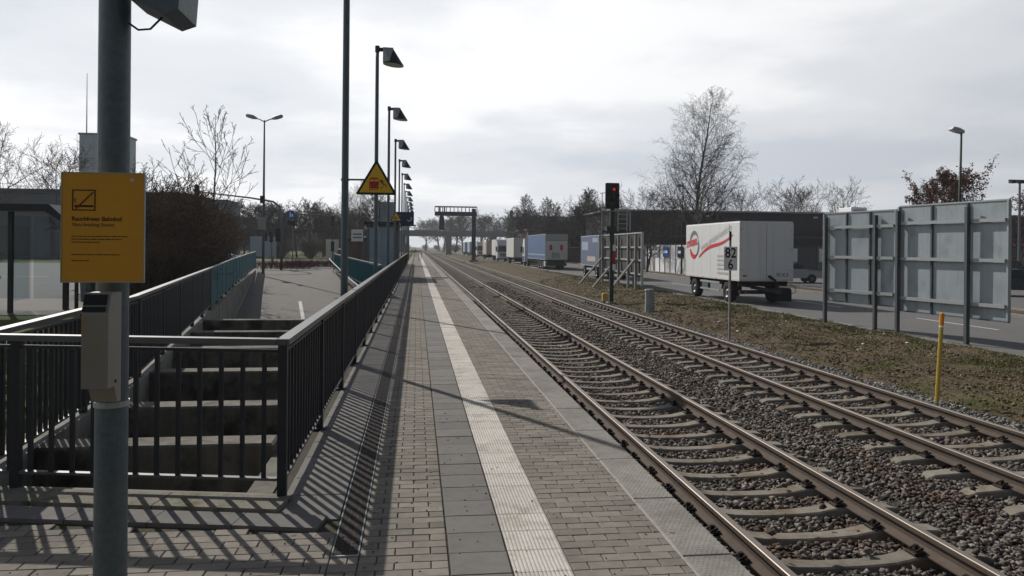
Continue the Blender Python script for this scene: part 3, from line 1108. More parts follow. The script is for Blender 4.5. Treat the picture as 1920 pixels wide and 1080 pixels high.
def bar_mesh(m, h):
    k = (m, round(h, 3))
    if k not in BAR_ME:
        b = MB().box(-0.014, 0.014, -0.014, 0.014, 0, h)
        me = bpy.data.meshes.new('baluster')
        me.from_pydata(b.v, [], b.f)
        me.materials.append(M[m])
        BAR_ME[k] = me
    return BAR_ME[k]


def railing(label, line, m, mt, zb=(0, 0), spacing=0.15, limit=300, height=1.1, post_gap=2.1, closed_posts=True):
    """line of (x, y); zb base heights at both ends"""
    P = [Vector((x, y, 0)) for x, y in line]
    seg = [(b - a).length for a, b in zip(P, P[1:])]
    tot = sum(seg)
    root = thing('railing', label, 'railing', (P[0].x, P[0].y, zb[0]))

    def pos(s):
        s0 = s
        for a, b, l in zip(P, P[1:], seg):
            if s <= l + 1e-6:
                q = a + (b - a) * (s / l)
                break
            s -= l
        else:
            q = P[-1].copy()
        q.z = lin(zb[0], zb[1], s0 / tot)
        return q - Vector((P[0].x, P[0].y, zb[0]))
    acc = 0
    for l in seg:
        n = max(1, round(l / 6.3))
        for i in range(n):
            a, b = pos(acc + l * i / n + (0.003 if i else -0.02)), pos(acc + l * (i + 1) / n + (-0.003 if i < n - 1 else 0.02))
            hb = MB().bar(a + Vector((0, 0, height - 0.022)), b + Vector((0, 0, height - 0.022)), 0.085, 0.042)
            hb.build('handrail', mt, root)
            MB().bar(a + Vector((0, 0, 0.135)), b + Vector((0, 0, 0.135)), 0.045, 0.018).build('bottom_rail', mt, root)
            MB().bar(a + Vector((0, 0, height - 0.085)), b + Vector((0, 0, height - 0.085)), 0.035, 0.02).build('upper_rail', M[m], root)
        acc += l
    np_ = max(2, round(tot / post_gap) + 1)
    for i in range(0 if closed_posts else 1, np_):
        q = pos(tot * i / (np_ - 1))
        pm = MB().box(-0.03, 0.03, -0.03, 0.03, 0.0, height - 0.043)
        pm.box(-0.06, 0.06, -0.06, 0.06, 0.0, 0.012)
        pm.build('post', M[m], root, loc=q)
    nb = int(tot / spacing)
    bh = height - 0.098 - 0.1445
    rest = MB()
    for i in range(nb):
        q = pos((i + 0.5) * spacing) + Vector((0, 0, 0.1445))
        if i < limit:
            o = link('baluster', bar_mesh(m, bh), root, q)
        else:
            rest.box(q.x - 0.014, q.x + 0.014, q.y - 0.014, q.y + 0.014, q.z, q.z + bh)
    if rest.v:
        tag(rest.build('far_balusters', M[m], root), kind='stuff')
    return root


railing('long black railing along the platform, beside the drain channel', [(-0.90, 5.45), (-0.90, 78.0)], 'rail_black', M['rail_top'])
railing('short black railing across the near end of the ramp trough', [(-0.955, 5.468), (-2.98, 5.85), (-4.6, 6.15)], 'rail_black', M['rail_top'], spacing=0.152, closed_posts=False)
railing('black railing on the left wall of the ramp trough', [(-3.06, 5.95), (-3.37, 9.8), (-5.19, 20.4)], 'rail_black', M['rail_top'], zb=(0.0, 0.06), spacing=0.12)
railing('teal railing on the left wall where the ramp climbs to the street', [(-5.21, 20.56), (-6.95, 30.5), (-8.85, 42.0), (-10.7, 53.6)], 'teal', M['galv'], zb=(0.06, 0.22), spacing=0.12)
railing('teal railing on the right wall of the ramp, behind the lamp posts', [(-1.20, 27.0), (-3.0, 37.6), (-5.5, 53.4)], 'teal', M['galv'], zb=(0.0, 0.12), spacing=0.12)
# tube handrail down the right ramp wall
hr = thing('ramp_handrail', 'thin pale tube handrail sloping down the right ramp wall', 'handrail', (-5.5, 53, 0))
MB().tube([(-0.28, 0.6, 0.9), (-0.2, -1, ramp_z(52) + 0.95), (2.28, -15.4, ramp_z(37.6) + 0.95), (4.0, -24.6, ramp_z(28.4) + 0.95)], 0.03, 6).build('rail', M['galv_l'], hr)
for t in (0.0, 0.35, 0.7, 1.0):
    y = lin(52, 28.4, t)
    x = on_line(RIGHT_LINE, y) - 0.14
    MB().tube([(x + 5.5, y - 53, ramp_z(y)), (x + 5.5, y - 53, ramp_z(y) + 0.95)], 0.022, 6).build('post', M['galv_l'], hr)

# ------------------------------------------------------------------ platform lamp posts
lamp = thing('platform_lamp', 'galvanised lamp post behind the yellow warning triangle', 'lamp post', (-1.07, 11.8, 0), group='lamp posts along the platform')
MB().tube([(0, 0, -0.05), (0, 0, 1.2), (0, 0, 6.6), (0, 0, 6.9)], [0.056, 0.054, 0.046, 0.046], 16).build('pole', M['galv'], lamp, smooth=True)
MB().box(-0.14, 0.14, -0.14, 0.14, -0.05, 0.012).build('base_plate', M['galv'], lamp)
MB().tube([(0, 0, 6.86), (0, 0, 7.02)], 0.062, 10).build('cap', M['steel_d'], lamp)
MB().bar((0.05, 0, 6.93), (0.18, 0, 6.93), 0.07, 0.09).build('arm', M['steel_d'], lamp)
sh = MB()
nk = 20
ring = [(0.42 + 0.27 * math.cos(2 * math.pi * k / nk), 0.27 * math.sin(2 * math.pi * k / nk), 6.56 - 0.03 * math.cos(2 * math.pi * k / nk)) for k in range(nk)]
ring2 = [(x, y, z - 0.03) for x, y, z in ring]
sh.add([(0.41, 0, 6.97)] + ring + ring2, [(0, 1 + k, 1 + (k + 1) % nk) for k in range(nk)] + [(1 + k, 1 + nk + k, 1 + nk + (k + 1) % nk, 1 + (k + 1) % nk) for k in range(nk)])
so = sh.build('lamp_shade', M['steel_d'], lamp)
bk = MB()
bk.add([(0.15, -0.08, 6.98), (0.15, 0.08, 6.98), (0.42, 0.03, 6.985), (0.42, -0.03, 6.985), (0.15, -0.17, 6.58), (0.15, 0.17, 6.58), (0.33, 0.24, 6.58), (0.33, -0.24, 6.58)],
       [(0, 3, 2, 1), (4, 5, 6, 7), (0, 1, 5, 4), (0, 4, 7, 3), (1, 2, 6, 5), (2, 3, 7, 6)])
bk.build('shade_back', M['galv_l'], lamp)
MB().add([(x, y, z - 0.028) for x, y, z in ring], [tuple(range(nk))]).build('lamp_glass', M['offwhite'], lamp)
LY = [2.9 + 8.9 * i for i in range(13)]
names = ['tenth', 'eleventh']
lab = {0: 'stout galvanised lamp post carrying the orange notice, nearest to the camera',
       2: 'lamp post with its whole lamp visible, nearest behind the triangle post', 3: 'second lamp post beyond the triangle post, left of the grey pylon top',
       4: 'third lamp post beyond the triangle post', 5: 'fourth lamp post beyond the triangle post, carrying the blue display',
       6: 'fifth lamp post beyond the triangle post', 7: 'sixth lamp post beyond the triangle post', 8: 'seventh lamp post beyond the triangle post',
       9: 'eighth lamp post beyond the triangle post', 10: 'ninth lamp post beyond the triangle post', 11: 'next to last lamp post along the platform',
       12: 'last and farthest lamp post along the platform'}
LAMPS = {1: lamp}
for i, y in enumerate(LY):
    if i != 1:
        LAMPS[i] = copy_tree(lamp, (-1.07, y, 0), 0, lab[i])
pa = LAMPS[0]
# access doors on the nearest post
for z0, z1 in ((0.9, 1.12), (1.21, 1.52)):
    d = MB()
    for k in range(7):
        a0, a1 = R(-100 + k * 13), R(-100 + (k + 1) * 13)
        d.add([(0.0572 * math.cos(a0), 0.0572 * math.sin(a0), z0), (0.0572 * math.cos(a1), 0.0572 * math.sin(a1), z0),
               (0.0562 * math.cos(a1), 0.0562 * math.sin(a1), z1), (0.0562 * math.cos(a0), 0.0562 * math.sin(a0), z1)], [(0, 1, 2, 3)])
    d.build('access_door', M['galv'], pa, smooth=True)
MB().tube([(0, 0, 1.165), (0, 0, 1.185)], 0.0585, 16).build('clamp_band', M['galv_l'], pa)

# loudspeaker box high on the nearest post
sp = thing('loudspeaker', 'grey loudspeaker box clamped to the nearest lamp post, cut by the frame', 'loudspeaker', (-1.07, 2.88, 2.5))
b = MB()
poly = [(0.075, 0.06), (0.20, 0.0), (0.25, 0.02), (0.275, 0.40), (0.065, 0.40)]
b.prism(poly, 0.22, Matrix.Translation((0, -0.10, 0.03)))
b.build('housing', M['galv'], sp)
g2 = MB()
for k in range(6):
    g2.box(0.10, 0.23, -0.108, -0.102, 0.12 + k * 0.05, 0.145 + k * 0.05)
g2.build('grille', M['steel_d'], sp)
MB().bar((0.05, 0, 0.16), (0.12, 0, 0.16), 0.06, 0.05).build('bracket', M['steel_d'], sp)
MB().tube([(0.055, 0, 0.02), (0.09, -0.01, -0.005), (0.13, -0.01, 0.0), (0.17, 0, 0.05)], 0.004, 5).build('cable', M['black'], sp)

# orange notice
ns = thing('notice_plate', 'orange no-smoking notice plate on the nearest lamp post', 'sign', (-1.065, 2.80, 1.795))
ns.scale = (0.96, 0.96, 0.99)
W2, H2 = 0.1385, 0.1875
MB().box(-W2, W2, -0.003, 0.0, -H2, H2).build('plate', M['orange'], ns)
fr = MB()
for (a0, a1, c0, c1) in ((-W2, W2, H2, H2 + 0.003), (-W2, W2, -H2 - 0.003, -H2), (-W2 - 0.003, -W2, -H2 - 0.003, H2 + 0.003), (W2, W2 + 0.003, -H2 - 0.003, H2 + 0.003)):
    fr.box(a0, a1, -0.005, 0.004, c0, c1)
fr.build('edge', M['galv_l'], ns)
for zz in (-0.09, 0.09):
    MB().tube([(0, 0.09, zz - 0.012), (0, 0.09, zz + 0.012)], 0.061, 16).build('clamp', M['galv_l'], ns)
FY = -0.0042


def pm(x, z):
    return Matrix.Translation((x, FY, z)) @ Matrix.Rotation(R(90), 4, 'X')


ic = MB()
x0, x1, z0, z1, t_ = -0.104, -0.026, 0.058, 0.130, 0.0035
for (a0, a1, c0, c1) in ((x0, x1, z1 - t_, z1), (x0, x1, z0, z0 + t_), (x0, x0 + t_, z0, z1), (x1 - t_, x1, z0, z1)):
    ic.box(a0, a1, FY, -0.003, c0, c1)
ic.box(x0 + 0.008, x1 - 0.007, FY, -0.003, z0 + 0.012, z0 + 0.019)
ic.box(x0 + 0.008, x0 + 0.011, FY, -0.003, z0 + 0.028, z0 + 0.042)
ic.build('pictogram', M['ink'], ns)
MB().bar((x0 + 0.012, FY - 0.0005, z0 + 0.006), (x1 - 0.007, FY - 0.0005, z1 - 0.008), 0.001, 0.0045, up=(-1, 0, 1)).build('red_bar', M['ink_red'], ns)
text_part('lettering', 'Rauchfreier Bahnhof', 0.0208, pm(-0.105, 0.023), M['ink'], ns, bold=0.0003, xs=0.98)
text_part('lettering', 'Non-Smoking Station', 0.0180, pm(-0.105, 0.004), M['ink'], ns, shear=0.2, xs=0.92)
# the small print is too blurred to read in the photograph: rows of word-length strokes
wr_ = random.Random(4)
for wd_, z in ((0.188, -0.032), (0.166, -0.042), (0.092, -0.052), (0.162, -0.095), (0.056, -0.116)):
    row = MB()
    x = -0.105
    while x < -0.105 + wd_:
        l = min(wr_.uniform(0.006, 0.024), -0.105 + wd_ - x + 0.002)
        row.box(x, x + l, FY, -0.003, z, z + 0.0026)
        x += l + 0.0035
    tag(row.build('small_print', M['ink'], ns), kind='stuff')
for sx_ in (-0.128, 0.128):
    for sz_ in (-0.177, 0.177):
        MB().tube([(sx_, FY - 0.001, sz_), (sx_, -0.003, sz_)], 0.0028, 8).build('screw', M['galv_l'], ns)
MB().tube([(0.098, FY, 0.166), (0.098, -0.003, 0.166)], 0.007, 12).build('round_mark', M['offwhite'], ns)

# steel ash box
ab = thing('ash_box', 'beige steel ashtray box strapped to the nearest lamp post', 'ashtray', (-1.055, 2.70, 1.20))
side = [(0.0, 0.06), (0.0, 0.305), (0.028, 0.375), (0.115, 0.375), (0.115, 0.0), (0.085, 0.0), (0.055, 0.06)]
mrot = Matrix.Translation((0.046, 0, 0)) @ Matrix.Rotation(R(90), 4, 'Z')
MB().prism(side, 0.084, mrot).build('housing', M['beige'], ab)
s1, s2 = Vector((0, -0.001, 0.309)), Vector((0, 0.0265, 0.3735))
off = Vector((0, -0.0012, 0.0006))
op = MB()
for t0, t1, mm in ((0.10, 0.30, 0),):
    a, c = s1.lerp(s2, 0.08) + off, s1.lerp(s2, 0.34) + off
    op.add([(-0.038, a.y, a.z), (0.036, a.y, a.z), (0.036, c.y, c.z), (-0.038, c.y, c.z)], [(0, 1, 2, 3)])
op.build('slot', M['black'], ab)
a, c = s1.lerp(s2, 0.42) + off, s1.lerp(s2, 0.95) + off
MB().add([(-0.038, a.y, a.z), (0.036, a.y, a.z), (0.036, c.y, c.z), (-0.038, c.y, c.z)], [(0, 1, 2, 3)]).build('lid_label', M['black'], ab)
MB().tube([(0.0465, 0.065, 0.075), (0.0485, 0.065, 0.075)], 0.006, 8).build('lock', M['black'], ab)
MB().box(-0.03, 0.03, 0.1152, 0.125, 0.02, 0.34).build('bracket', M['galv'], ab)

# warning triangles
wtri = thing('warning_sign', 'large yellow triangle warning of passing trains, on the second lamp post', 'sign', (-1.07, 11.8, 2.60))


def tri(cx, cz, side, y, mb, dep=0.002, rnd_=0.0):
    h = side * 0.866
    pts = [(cx - side / 2, cz - h / 3), (cx + side / 2, cz - h / 3), (cx, cz + 2 * h / 3)]
    if rnd_:
        q = []
        for i in range(3):
            p, a, c = Vector(pts[i]), Vector(pts[i - 1]), Vector(pts[(i + 1) % 3])
            q += [tuple(p + (a - p).normalized() * rnd_), tuple(p + (a + c - 2 * p).normalized() * rnd_ * 0.62), tuple(p + (c - p).normalized() * rnd_)]
        pts = q
    mb.prism(pts, dep, Matrix.Translation((0, y, 0)))
    return mb


TCX, TCZ = 0.465, 0.085
tri(TCX, TCZ, 0.62, -0.071, MB(), 0.003, 0.03).build('border', M['steel_d'], wtri)
tri(TCX, TCZ, 0.50, -0.0735, MB(), 0.002, 0.012).build('face', M['yellow'], wtri)
fy = -0.0755
tr_ = MB()
tr_.box(TCX - 0.105, TCX + 0.035, fy, fy + 0.0015, TCZ - 0.085, TCZ + 0.065)
tr_.box(TCX - 0.085, TCX + 0.015, fy, fy + 0.0015, TCZ + 0.066, TCZ + 0.078)
tr_.build('train_pictogram', M['red_print'], wtri)
wi = MB()
wi.box(TCX - 0.095, TCX - 0.04, fy - 0.001, fy, TCZ + 0.02, TCZ + 0.053)
wi.box(TCX - 0.028, TCX + 0.025, fy - 0.001, fy, TCZ + 0.02, TCZ + 0.053)
wi.box(TCX - 0.09, TCX - 0.078, fy - 0.001, fy, TCZ - 0.055, TCZ - 0.043)
wi.box(TCX + 0.008, TCX + 0.02, fy - 0.001, fy, TCZ - 0.055, TCZ - 0.043)
wi.build('train_windows', M['yellow'], wtri)
pe = MB()
for p, q, w in (((0.055, 0.04), (0.08, 0.035), 0.02), ((0.075, 0.03), (0.105, -0.02), 0.02), ((0.075, 0.03), (0.12, 0.025), 0.009), ((0.075, 0.03), (0.05, 0.0), 0.009),
                ((0.105, -0.02), (0.145, -0.03), 0.012), ((0.145, -0.03), (0.15, -0.07), 0.01), ((0.105, -0.02), (0.10, -0.06), 0.012), ((0.10, -0.06), (0.06, -0.085), 0.01),
                ((-0.10, -0.10), (-0.085, -0.10), 0.015), ((-0.065, -0.10), (-0.05, -0.10), 0.015), ((-0.03, -0.10), (-0.015, -0.10), 0.015), ((0.005, -0.10), (0.02, -0.10), 0.015)):
    pe.bar((TCX + p[0], fy, TCZ + p[1]), (TCX + q[0], fy, TCZ + q[1]), 0.0015, w, up=(0.1, 0, 1))
pe.build('figure_pictogram', M['steel_d'], wtri)
MB().bar((0.04, -0.03, 0.13), (0.42, -0.066, 0.13), 0.02, 0.026).build('bracket', M['galv'], wtri)
MB().tube([(0, 0, 0.115), (0, 0, 0.145)], 0.064, 14).build('clamp', M['galv'], wtri)
copy_tree(wtri, (-1.42, 38.2, 3.05), 0, 'small far yellow warning triangle beside the blue display', scale=(0.9, 0.9, 0.9))

# platform display on the fourth lamp post
dp = thing('train_display', 'dark blue platform display box with a pale crescent mark', 'display', (-1.07, 47.4, 3.0))
MB().box(-0.35, 0.9, -0.28, 0.12, 0.05, 0.82, bev=0.04).build('housing', M['display_blue'], dp)
MB().box(-0.35, 1.02, -0.25, 0.1, -0.03, 0.05).build('bottom_tray', M['steel_d'], dp)
cr = MB()
for k in range(9):
    a0, a1 = R(-150 + k * 22), R(-150 + (k + 1) * 22)
    cr.bar((0.62 + 0.13 * math.cos(a0), -0.285, 0.40 + 0.13 * math.sin(a0)), (0.62 + 0.13 * math.cos(a1), -0.285, 0.40 + 0.13 * math.sin(a1)), 0.01, 0.05, up=(math.cos(a0), 0, math.sin(a0)))
cr.build('crescent_mark', M['offwhite'], dp)
tx = MB()
for k in range(3):
    tx.box(-0.28, 0.12 - 0.1 * k, -0.285, -0.28, 0.55 - k * 0.12, 0.60 - k * 0.12)
tx.build('text_rows', M['grey_logo'], dp)

# waiting shelter and pylon behind the railing
ws_ = thing('waiting_shelter', 'glazed grey waiting shelter behind the platform railing', 'shelter', (-1.75, 43.0, 0))
for x in (-0.75, 0.65):
    for y in (-2.2, 0, 2.2):
        MB().box(x - 0.05, x + 0.05, y - 0.05, y + 0.05, -0.05, 2.85).build('post', M['galv'], ws_)
MB().box(-0.95, 0.85, -2.5, 2.5, 2.85, 3.0).build('roof', M['steel_d'], ws_)
for x0, x1 in ((-0.68, -0.06), (-0.02, 0.58)):
    MB().box(x0, x1, -2.21, -2.19, 0.25, 2.7).build('glass_pane', M['light_tarp'], ws_)
for k in range(9):
    MB().box(-0.68, -0.06, -2.23, -2.215, 0.35 + k * 0.09, 0.39 + k * 0.09).build('slat', M['offwhite'], ws_)
for y0, y1 in ((-2.1, -0.1), (0.1, 2.1)):
    MB().box(-0.76, -0.74, y0, y1, 0.25, 2.7).build('glass_pane', M['glass'], ws_)
MB().box(-0.6, -0.2, -1.8, 1.8, 0.42, 0.48).build('bench', M['steel_d'], ws_)
py_ = thing('information_pylon', 'tall grey slab pylon rising behind the waiting shelter', 'pylon', (-1.72, 46.2, 0))
MB().box(-0.45, 0.42, -0.12, 0.12, 0.0, 4.35, bev=0.02).build('slab_panel', M['zinc_sheet'], py_)
MB().box(-0.47, -0.42, -0.15, 0.15, 0.0, 4.40).build('edge_trim', M['galv'], py_)
wb = thing('street_notice_board', 'small white notice board on a post, left of the lamp posts', 'sign', (-2.72, 36.3, 0))
MB().box(-0.27, 0.27, -0.03, 0.03, 1.95, 2.5).build('board', M['white_sign'], wb)
MB().tube([(0.3, 0, -0.05), (0.3, 0, 2.55)], 0.035, 8).build('post', M['galv'], wb)
for k in range(2):
    MB().box(-0.2, 0.2, -0.033, -0.031, 2.1 + k * 0.15, 2.16 + k * 0.15).build('text_row', M['grey_logo'], wb)
kb = thing('bicycle_locker', 'dark brown box shaped locker left of the shelter', 'locker', (-4.1, 56.0, 0))
MB().box(-0.8, 0.9, -0.6, 0.6, 0.0, 2.15, bev=0.05).build('body', M['brick'], kb)
MB().box(-0.9, 1.0, -0.7, 0.7, 2.15, 2.3).build('roof', M['steel_d'], kb)
MB().box(0.04, 0.07, -0.615, -0.60, 0.1, 2.05).build('door_gap', M['black'], kb)
# railing frames on the far platform
for i, (x, y) in enumerate(((-0.5, 92.0), (-0.2, 104.0), (0.0, 118.0))):
    f_ = thing('barrier_hoop', ['thin tube barrier on the far platform, nearest of three', 'thin tube barrier on the far platform, middle of three',
                                  'thin tube barrier on the far platform, farthest of three'][i], 'barrier', (x, y, 0))
    MB().tube([(-0.8, 0, -0.02), (-0.8, 0, 1.1), (0.8, 0, 1.1), (0.8, 0, -0.02)], 0.035, 6).build('tube', M['steel_d'], f_)
    MB().tube([(-0.8, 0, 0.6), (0.8, 0, 0.6)], 0.025, 6).build('cross_tube', M['steel_d'], f_)

# ------------------------------------------------------------------ railway signals and lineside things
BKZ = -0.70
sg = thing('railway_signal', 'tall railway signal showing red above a ladder basket', 'railway signal', (9.06, 35.34, -0.95))
MB().box(-0.09, 0.09, -0.08, 0.08, 0.0, 4.6).build('mast', M['green_d'], sg)
MB().box(-0.22, 0.22, -0.22, 0.22, 0.0, 0.18, bev=0.03).build('footing', M['concrete'], sg)
b = MB().prism([(-0.31, 4.52), (0.31, 4.52), (0.34, 4.56), (0.34, 5.68), (0.31, 5.72), (-0.28, 5.72), (-0.31, 5.68), (-0.31, 4.56)], 0.10, Matrix.Translation((-0.06, -0.26, 0)))
b.build('signal_board', M['black'], sg)
MB().tube([(0.02, -0.265, 5.42), (0.02, -0.30, 5.42)], 0.065, 16).build('red_light', M['red_lamp'], sg)
for (x, z) in ((0.02, 5.1), (-0.14, 4.78), (0.18, 4.78), (-0.14, 5.42)):
    MB().tube([(x, -0.262, z), (x, -0.30, z)], 0.07, 12).build('lens', M['glass_dark'], sg)
hd = MB()
for k in range(8):
    a0, a1 = R(10 + k * 20), R(30 + k * 20)
    hd.add([(0.02 + 0.1 * math.cos(a0), -0.26, 5.42 + 0.1 * math.sin(a0)), (0.02 + 0.1 * math.cos(a1), -0.26, 5.42 + 0.1 * math.sin(a1)),
            (0.02 + 0.1 * math.cos(a1), -0.46, 5.40 + 0.1 * math.sin(a1)), (0.02 + 0.1 * math.cos(a0), -0.46, 5.40 + 0.1 * math.sin(a0))], [(0, 1, 2, 3)])
hd.build('hood', M['black'], sg)
MB().box(-0.5, 0.95, -0.15, 0.5, 3.42, 3.48).build('basket_floor', M['green_d'], sg)
MB().box(-0.28, 0.14, -0.2, 0.2, 3.48, 3.7).build('cable_box', M['green_d'], sg)
MB().tube([(-0.65, -0.1, 4.42), (0.85, -0.1, 4.42), (0.85, 0.45, 4.42)], 0.025, 6).build('basket_rail', M['galv_l'], sg)
for x, y in ((0.85, -0.1), (0.85, 0.45), (0.42, 0.45)):
    MB().tube([(x, y, 3.48), (x, y, 4.42)], 0.02, 6).build('basket_post', M['galv_l'], sg)
for k in range(4):
    MB().box(0.42, 0.85, 0.44, 0.46, 3.62 + k * 0.22, 3.65 + k * 0.22).build('ladder_rung', M['galv_l'], sg)
MB().tube([(-0.45, 0.1, 3.0), (-0.45, 0.1, 5.25)], 0.02, 6).build('side_rod', M['galv_l'], sg)
MB().tube([(-0.55, 0.1, 5.25), (-0.31, 0.0, 5.28)], 0.018, 6).build('side_arm', M['galv_l'], sg)
MB().tube([(-0.6, -0.05, 4.4), (-0.2, -0.05, 4.38)], 0.04, 6).build('lower_arm', M['galv_l'], sg)
MB().box(0.03, 0.17, -0.10, -0.085, 1.95, 2.55).build('mast_plate', M['red_print'], sg)
MB().box(0.03, 0.17, -0.10, -0.085, 1.65, 1.94).build('mast_plate', M['white_sign'], sg)
MB().box(0.03, 0.17, -0.10, -0.085, 2.56, 2.85).build('mast_plate', M['white_sign'], sg)
jb = thing('junction_box', 'small tan trackside box at the foot of the red signal', 'box', (8.55, 34.6, -0.93))
MB().box(-0.1, 0.1, -0.1, 0.1, 0.25, 0.6, bev=0.02).build('case', M['yellow_post'], jb)
MB().box(-0.03, 0.03, -0.03, 0.03, 0.0, 0.25).build('leg', M['steel_d'], jb)

ks = thing('kilometre_sign', 'white plate reading 82 over 6 on a thin trackside post', 'sign', (8.91, 21.2, -0.97))
MB().box(-0.028, 0.028, -0.02, 0.02, 0, 2.95).build('post', M['wood'], ks)
MB().box(-0.03, 0.03, -0.022, 0.022, 2.95, 3.22).build('post_top', M['steel_d'], ks)
MB().box(-0.20, 0.20, -0.036, -0.022, 2.10, 2.78, bev=0.005).build('plate', M['white_sign'], ks)
text_part('lettering', '82', 0.40, Matrix.Translation((0.0, -0.0375, 2.47)) @ Matrix.Rotation(R(90), 4, 'X'), M['black'], ks, 'CENTER', 0.006, 0.85)
text_part('lettering', '6', 0.40, Matrix.Translation((0.0, -0.0375, 2.14)) @ Matrix.Rotation(R(90), 4, 'X'), M['black'], ks, 'CENTER', 0.006, 0.85)

cb = thing('cable_cabinet', 'grey ribbed concrete cable cabinet on the bank by the tracks', 'cabinet', (9.48, 30.7, -0.93))
pts_ = [(0.19 * math.cos(R(22.5 + 45 * k)), 0.19 * math.sin(R(22.5 + 45 * k))) for k in range(8)]
b = MB()
for (z0, z1, s) in ((0.0, 0.30, 1.05), (0.302, 0.92, 1.0)):
    b.add([(x * s, y * s, z) for z in (z0, z1) for x, y in pts_], [tuple(range(8)), tuple(range(15, 7, -1))] + [(k, (k + 1) % 8, 8 + (k + 1) % 8, 8 + k) for k in range(8)])
b.build('body', M['cabinet'], cb)
b = MB()
b.add([(x * s, y * s, z) for z, s in ((0.922, 1.1), (0.97, 1.1), (1.01, 0.9)) for x, y in pts_],
      [tuple(range(7, -1, -1)), tuple(range(16, 24))] + [(r_ * 8 + k, r_ * 8 + (k + 1) % 8, r_ * 8 + 8 + (k + 1) % 8, r_ * 8 + 8 + k) for r_ in (0, 1) for k in range(8)])
b.build('cap', M['cabinet'], cb)

yp = thing('marker_post', 'leaning yellow marker post with orange cap at the bank foot', 'marker post', (8.86, 12.25, -0.95))
yp.rotation_euler = (0, R(3.2), 0)
MB().tube([(0, 0, 0), (0, 0, 1.42)], 0.034, 8).build('post', M['yellow_post'], yp)
MB().tube([(0, 0, 1.42), (0, 0, 1.62), (0, 0, 1.635)], [0.037, 0.037, 0.02], 8).build('cap', M['orange_cap'], yp)
MB().tube([(0, 0, 1.385), (0, 0, 1.418)], 0.0355, 8).build('white_band', M['white_sign'], yp)

gs = thing('signal_gantry', 'dark steel cantilever gantry with a hanging signal over the tracks', 'signal gantry', (9.6, 131, -0.8))
MB().box(-0.35, 0.35, -0.25, 0.25, 0, 9.0).build('mast', M['steel_d'], gs)
MB().box(-0.8, 0.8, -0.6, 0.6, 0, 0.35, bev=0.05).build('footing', M['concrete'], gs)
MB().box(-6.6, 0.5, -0.4, 0.4, 7.75, 8.45).build('beam', M['steel_d'], gs)
MB().box(-6.6, 0.5, -0.45, -0.38, 9.15, 9.37).build('walkway_rail', M['steel_d'], gs)
MB().box(-6.6, 0.5, 0.38, 0.45, 9.25, 9.37).build('walkway_rail', M['steel_d'], gs)
for k in range(12):
    x = -6.6 + k * 0.645
    MB().box(x - 0.06, x + 0.06, -0.45, -0.38, 8.45, 9.15).build('rail_post', M['steel_d'], gs)
for x in (-5.75, -5.0):
    MB().box(x - 0.12, x + 0.12, -0.5, -0.46, 8.4, 9.3).build('hanger', M['steel_d'], gs)
b = MB().prism([(-5.7, 5.1), (-5.15, 5.1), (-5.0, 5.4), (-5.0, 7.4), (-5.15, 7.75), (-5.7, 7.75), (-5.85, 7.4), (-5.85, 5.4)], 0.3, Matrix.Translation((0, -0.3, 0)))
b.build('signal_board', M['black'], gs)
MB().box(-5.5, -5.35, -0.15, 0.15, 7.75, 7.9).build('hanger', M['steel_d'], gs)
for z in (6.9, 6.3, 5.5):
    MB().tube([(-5.42, -0.31, z), (-5.42, -0.34, z)], 0.16, 12).build('lens', M['glass_dark'], gs)
MB().box(-5.72, -5.12, -0.32, -0.31, 5.15, 5.35).build('plate', M['white_sign'], gs)

# ------------------------------------------------------------------ billboards on the bank (seen from behind)


def bank_h(x, y):
    return float(bank_z(np.array(x), np.array(y)))


def big_board(label, posts, a, b_, ztop, zbot, ribs):
    """posts: list of (x, y); panel from a to b_ (xy)"""
    root = thing('billboard', label, 'billboard', (posts[0][0], posts[0][1], 0))
    o = Vector((posts[0][0], posts[0][1], 0))
    A, B = Vector((*a, 0)) - o, Vector((*b_, 0)) - o
    d = (B - A).normalized()
    nrm = Vector((-d.y, d.x, 0))
    if nrm.x < 0:
        nrm = -nrm
    ln = (B - A).length

    def bx(s0, s1, n0, n1, z0, z1):
        mb = MB()
        vs = []
        for z in (z0, z1):
            for s, n_ in ((s0, n0), (s1, n0), (s1, n1), (s0, n1)):
                q = A + d * s + nrm * n_
                vs.append((q.x, q.y, z))
        return mb.add(vs, [(3, 2, 1, 0), (4, 5, 6, 7), (0, 1, 5, 4), (1, 2, 6, 5), (2, 3, 7, 6), (3, 0, 4, 7)])
    n = ribs + 1
    for i in range(n):
        bx(ln * i / n + 0.004, ln * (i + 1) / n - 0.004, 0.16, 0.19, zbot, ztop).build('panel_sheet', M['zinc_sheet'], root)
    bx(-0.03, ln + 0.03, 0.14, 0.20, ztop, ztop + 0.04).build('frame', M['galv_l'], root)
    bx(-0.03, ln + 0.03, 0.14, 0.20, zbot - 0.04, zbot).build('frame', M['galv'], root)
    bx(-0.05, 0.0, 0.10, 0.20, zbot, ztop).build('frame', M['galv_l'], root)
    bx(ln, ln + 0.05, 0.10, 0.20, zbot, ztop).build('frame', M['galv_l'], root)
    for i in range(1, n):
        bx(ln * i / n - 0.03, ln * i / n + 0.03, 0.115, 0.16, zbot, ztop).build('rib', M['post_d'], root)
    for t in (0.12, 0.50, 0.84):
        z = lin(zbot, ztop, t)
        bx(0.0, ln, 0.045, 0.113, z - 0.045, z + 0.045).build('cross_rail', M['galv_l'], root)
    for (x, y) in posts:
        q = Vector((x, y, 0)) - o
        p = MB()
        zb = bank_h(min(x, 13.9), y) - 0.1
        p.box(q.x - 0.05, q.x + 0.05, q.y - 0.05, q.y + 0.05, zb, ztop - 0.12)
        p.build('post', M['post_d'], root)
    return root


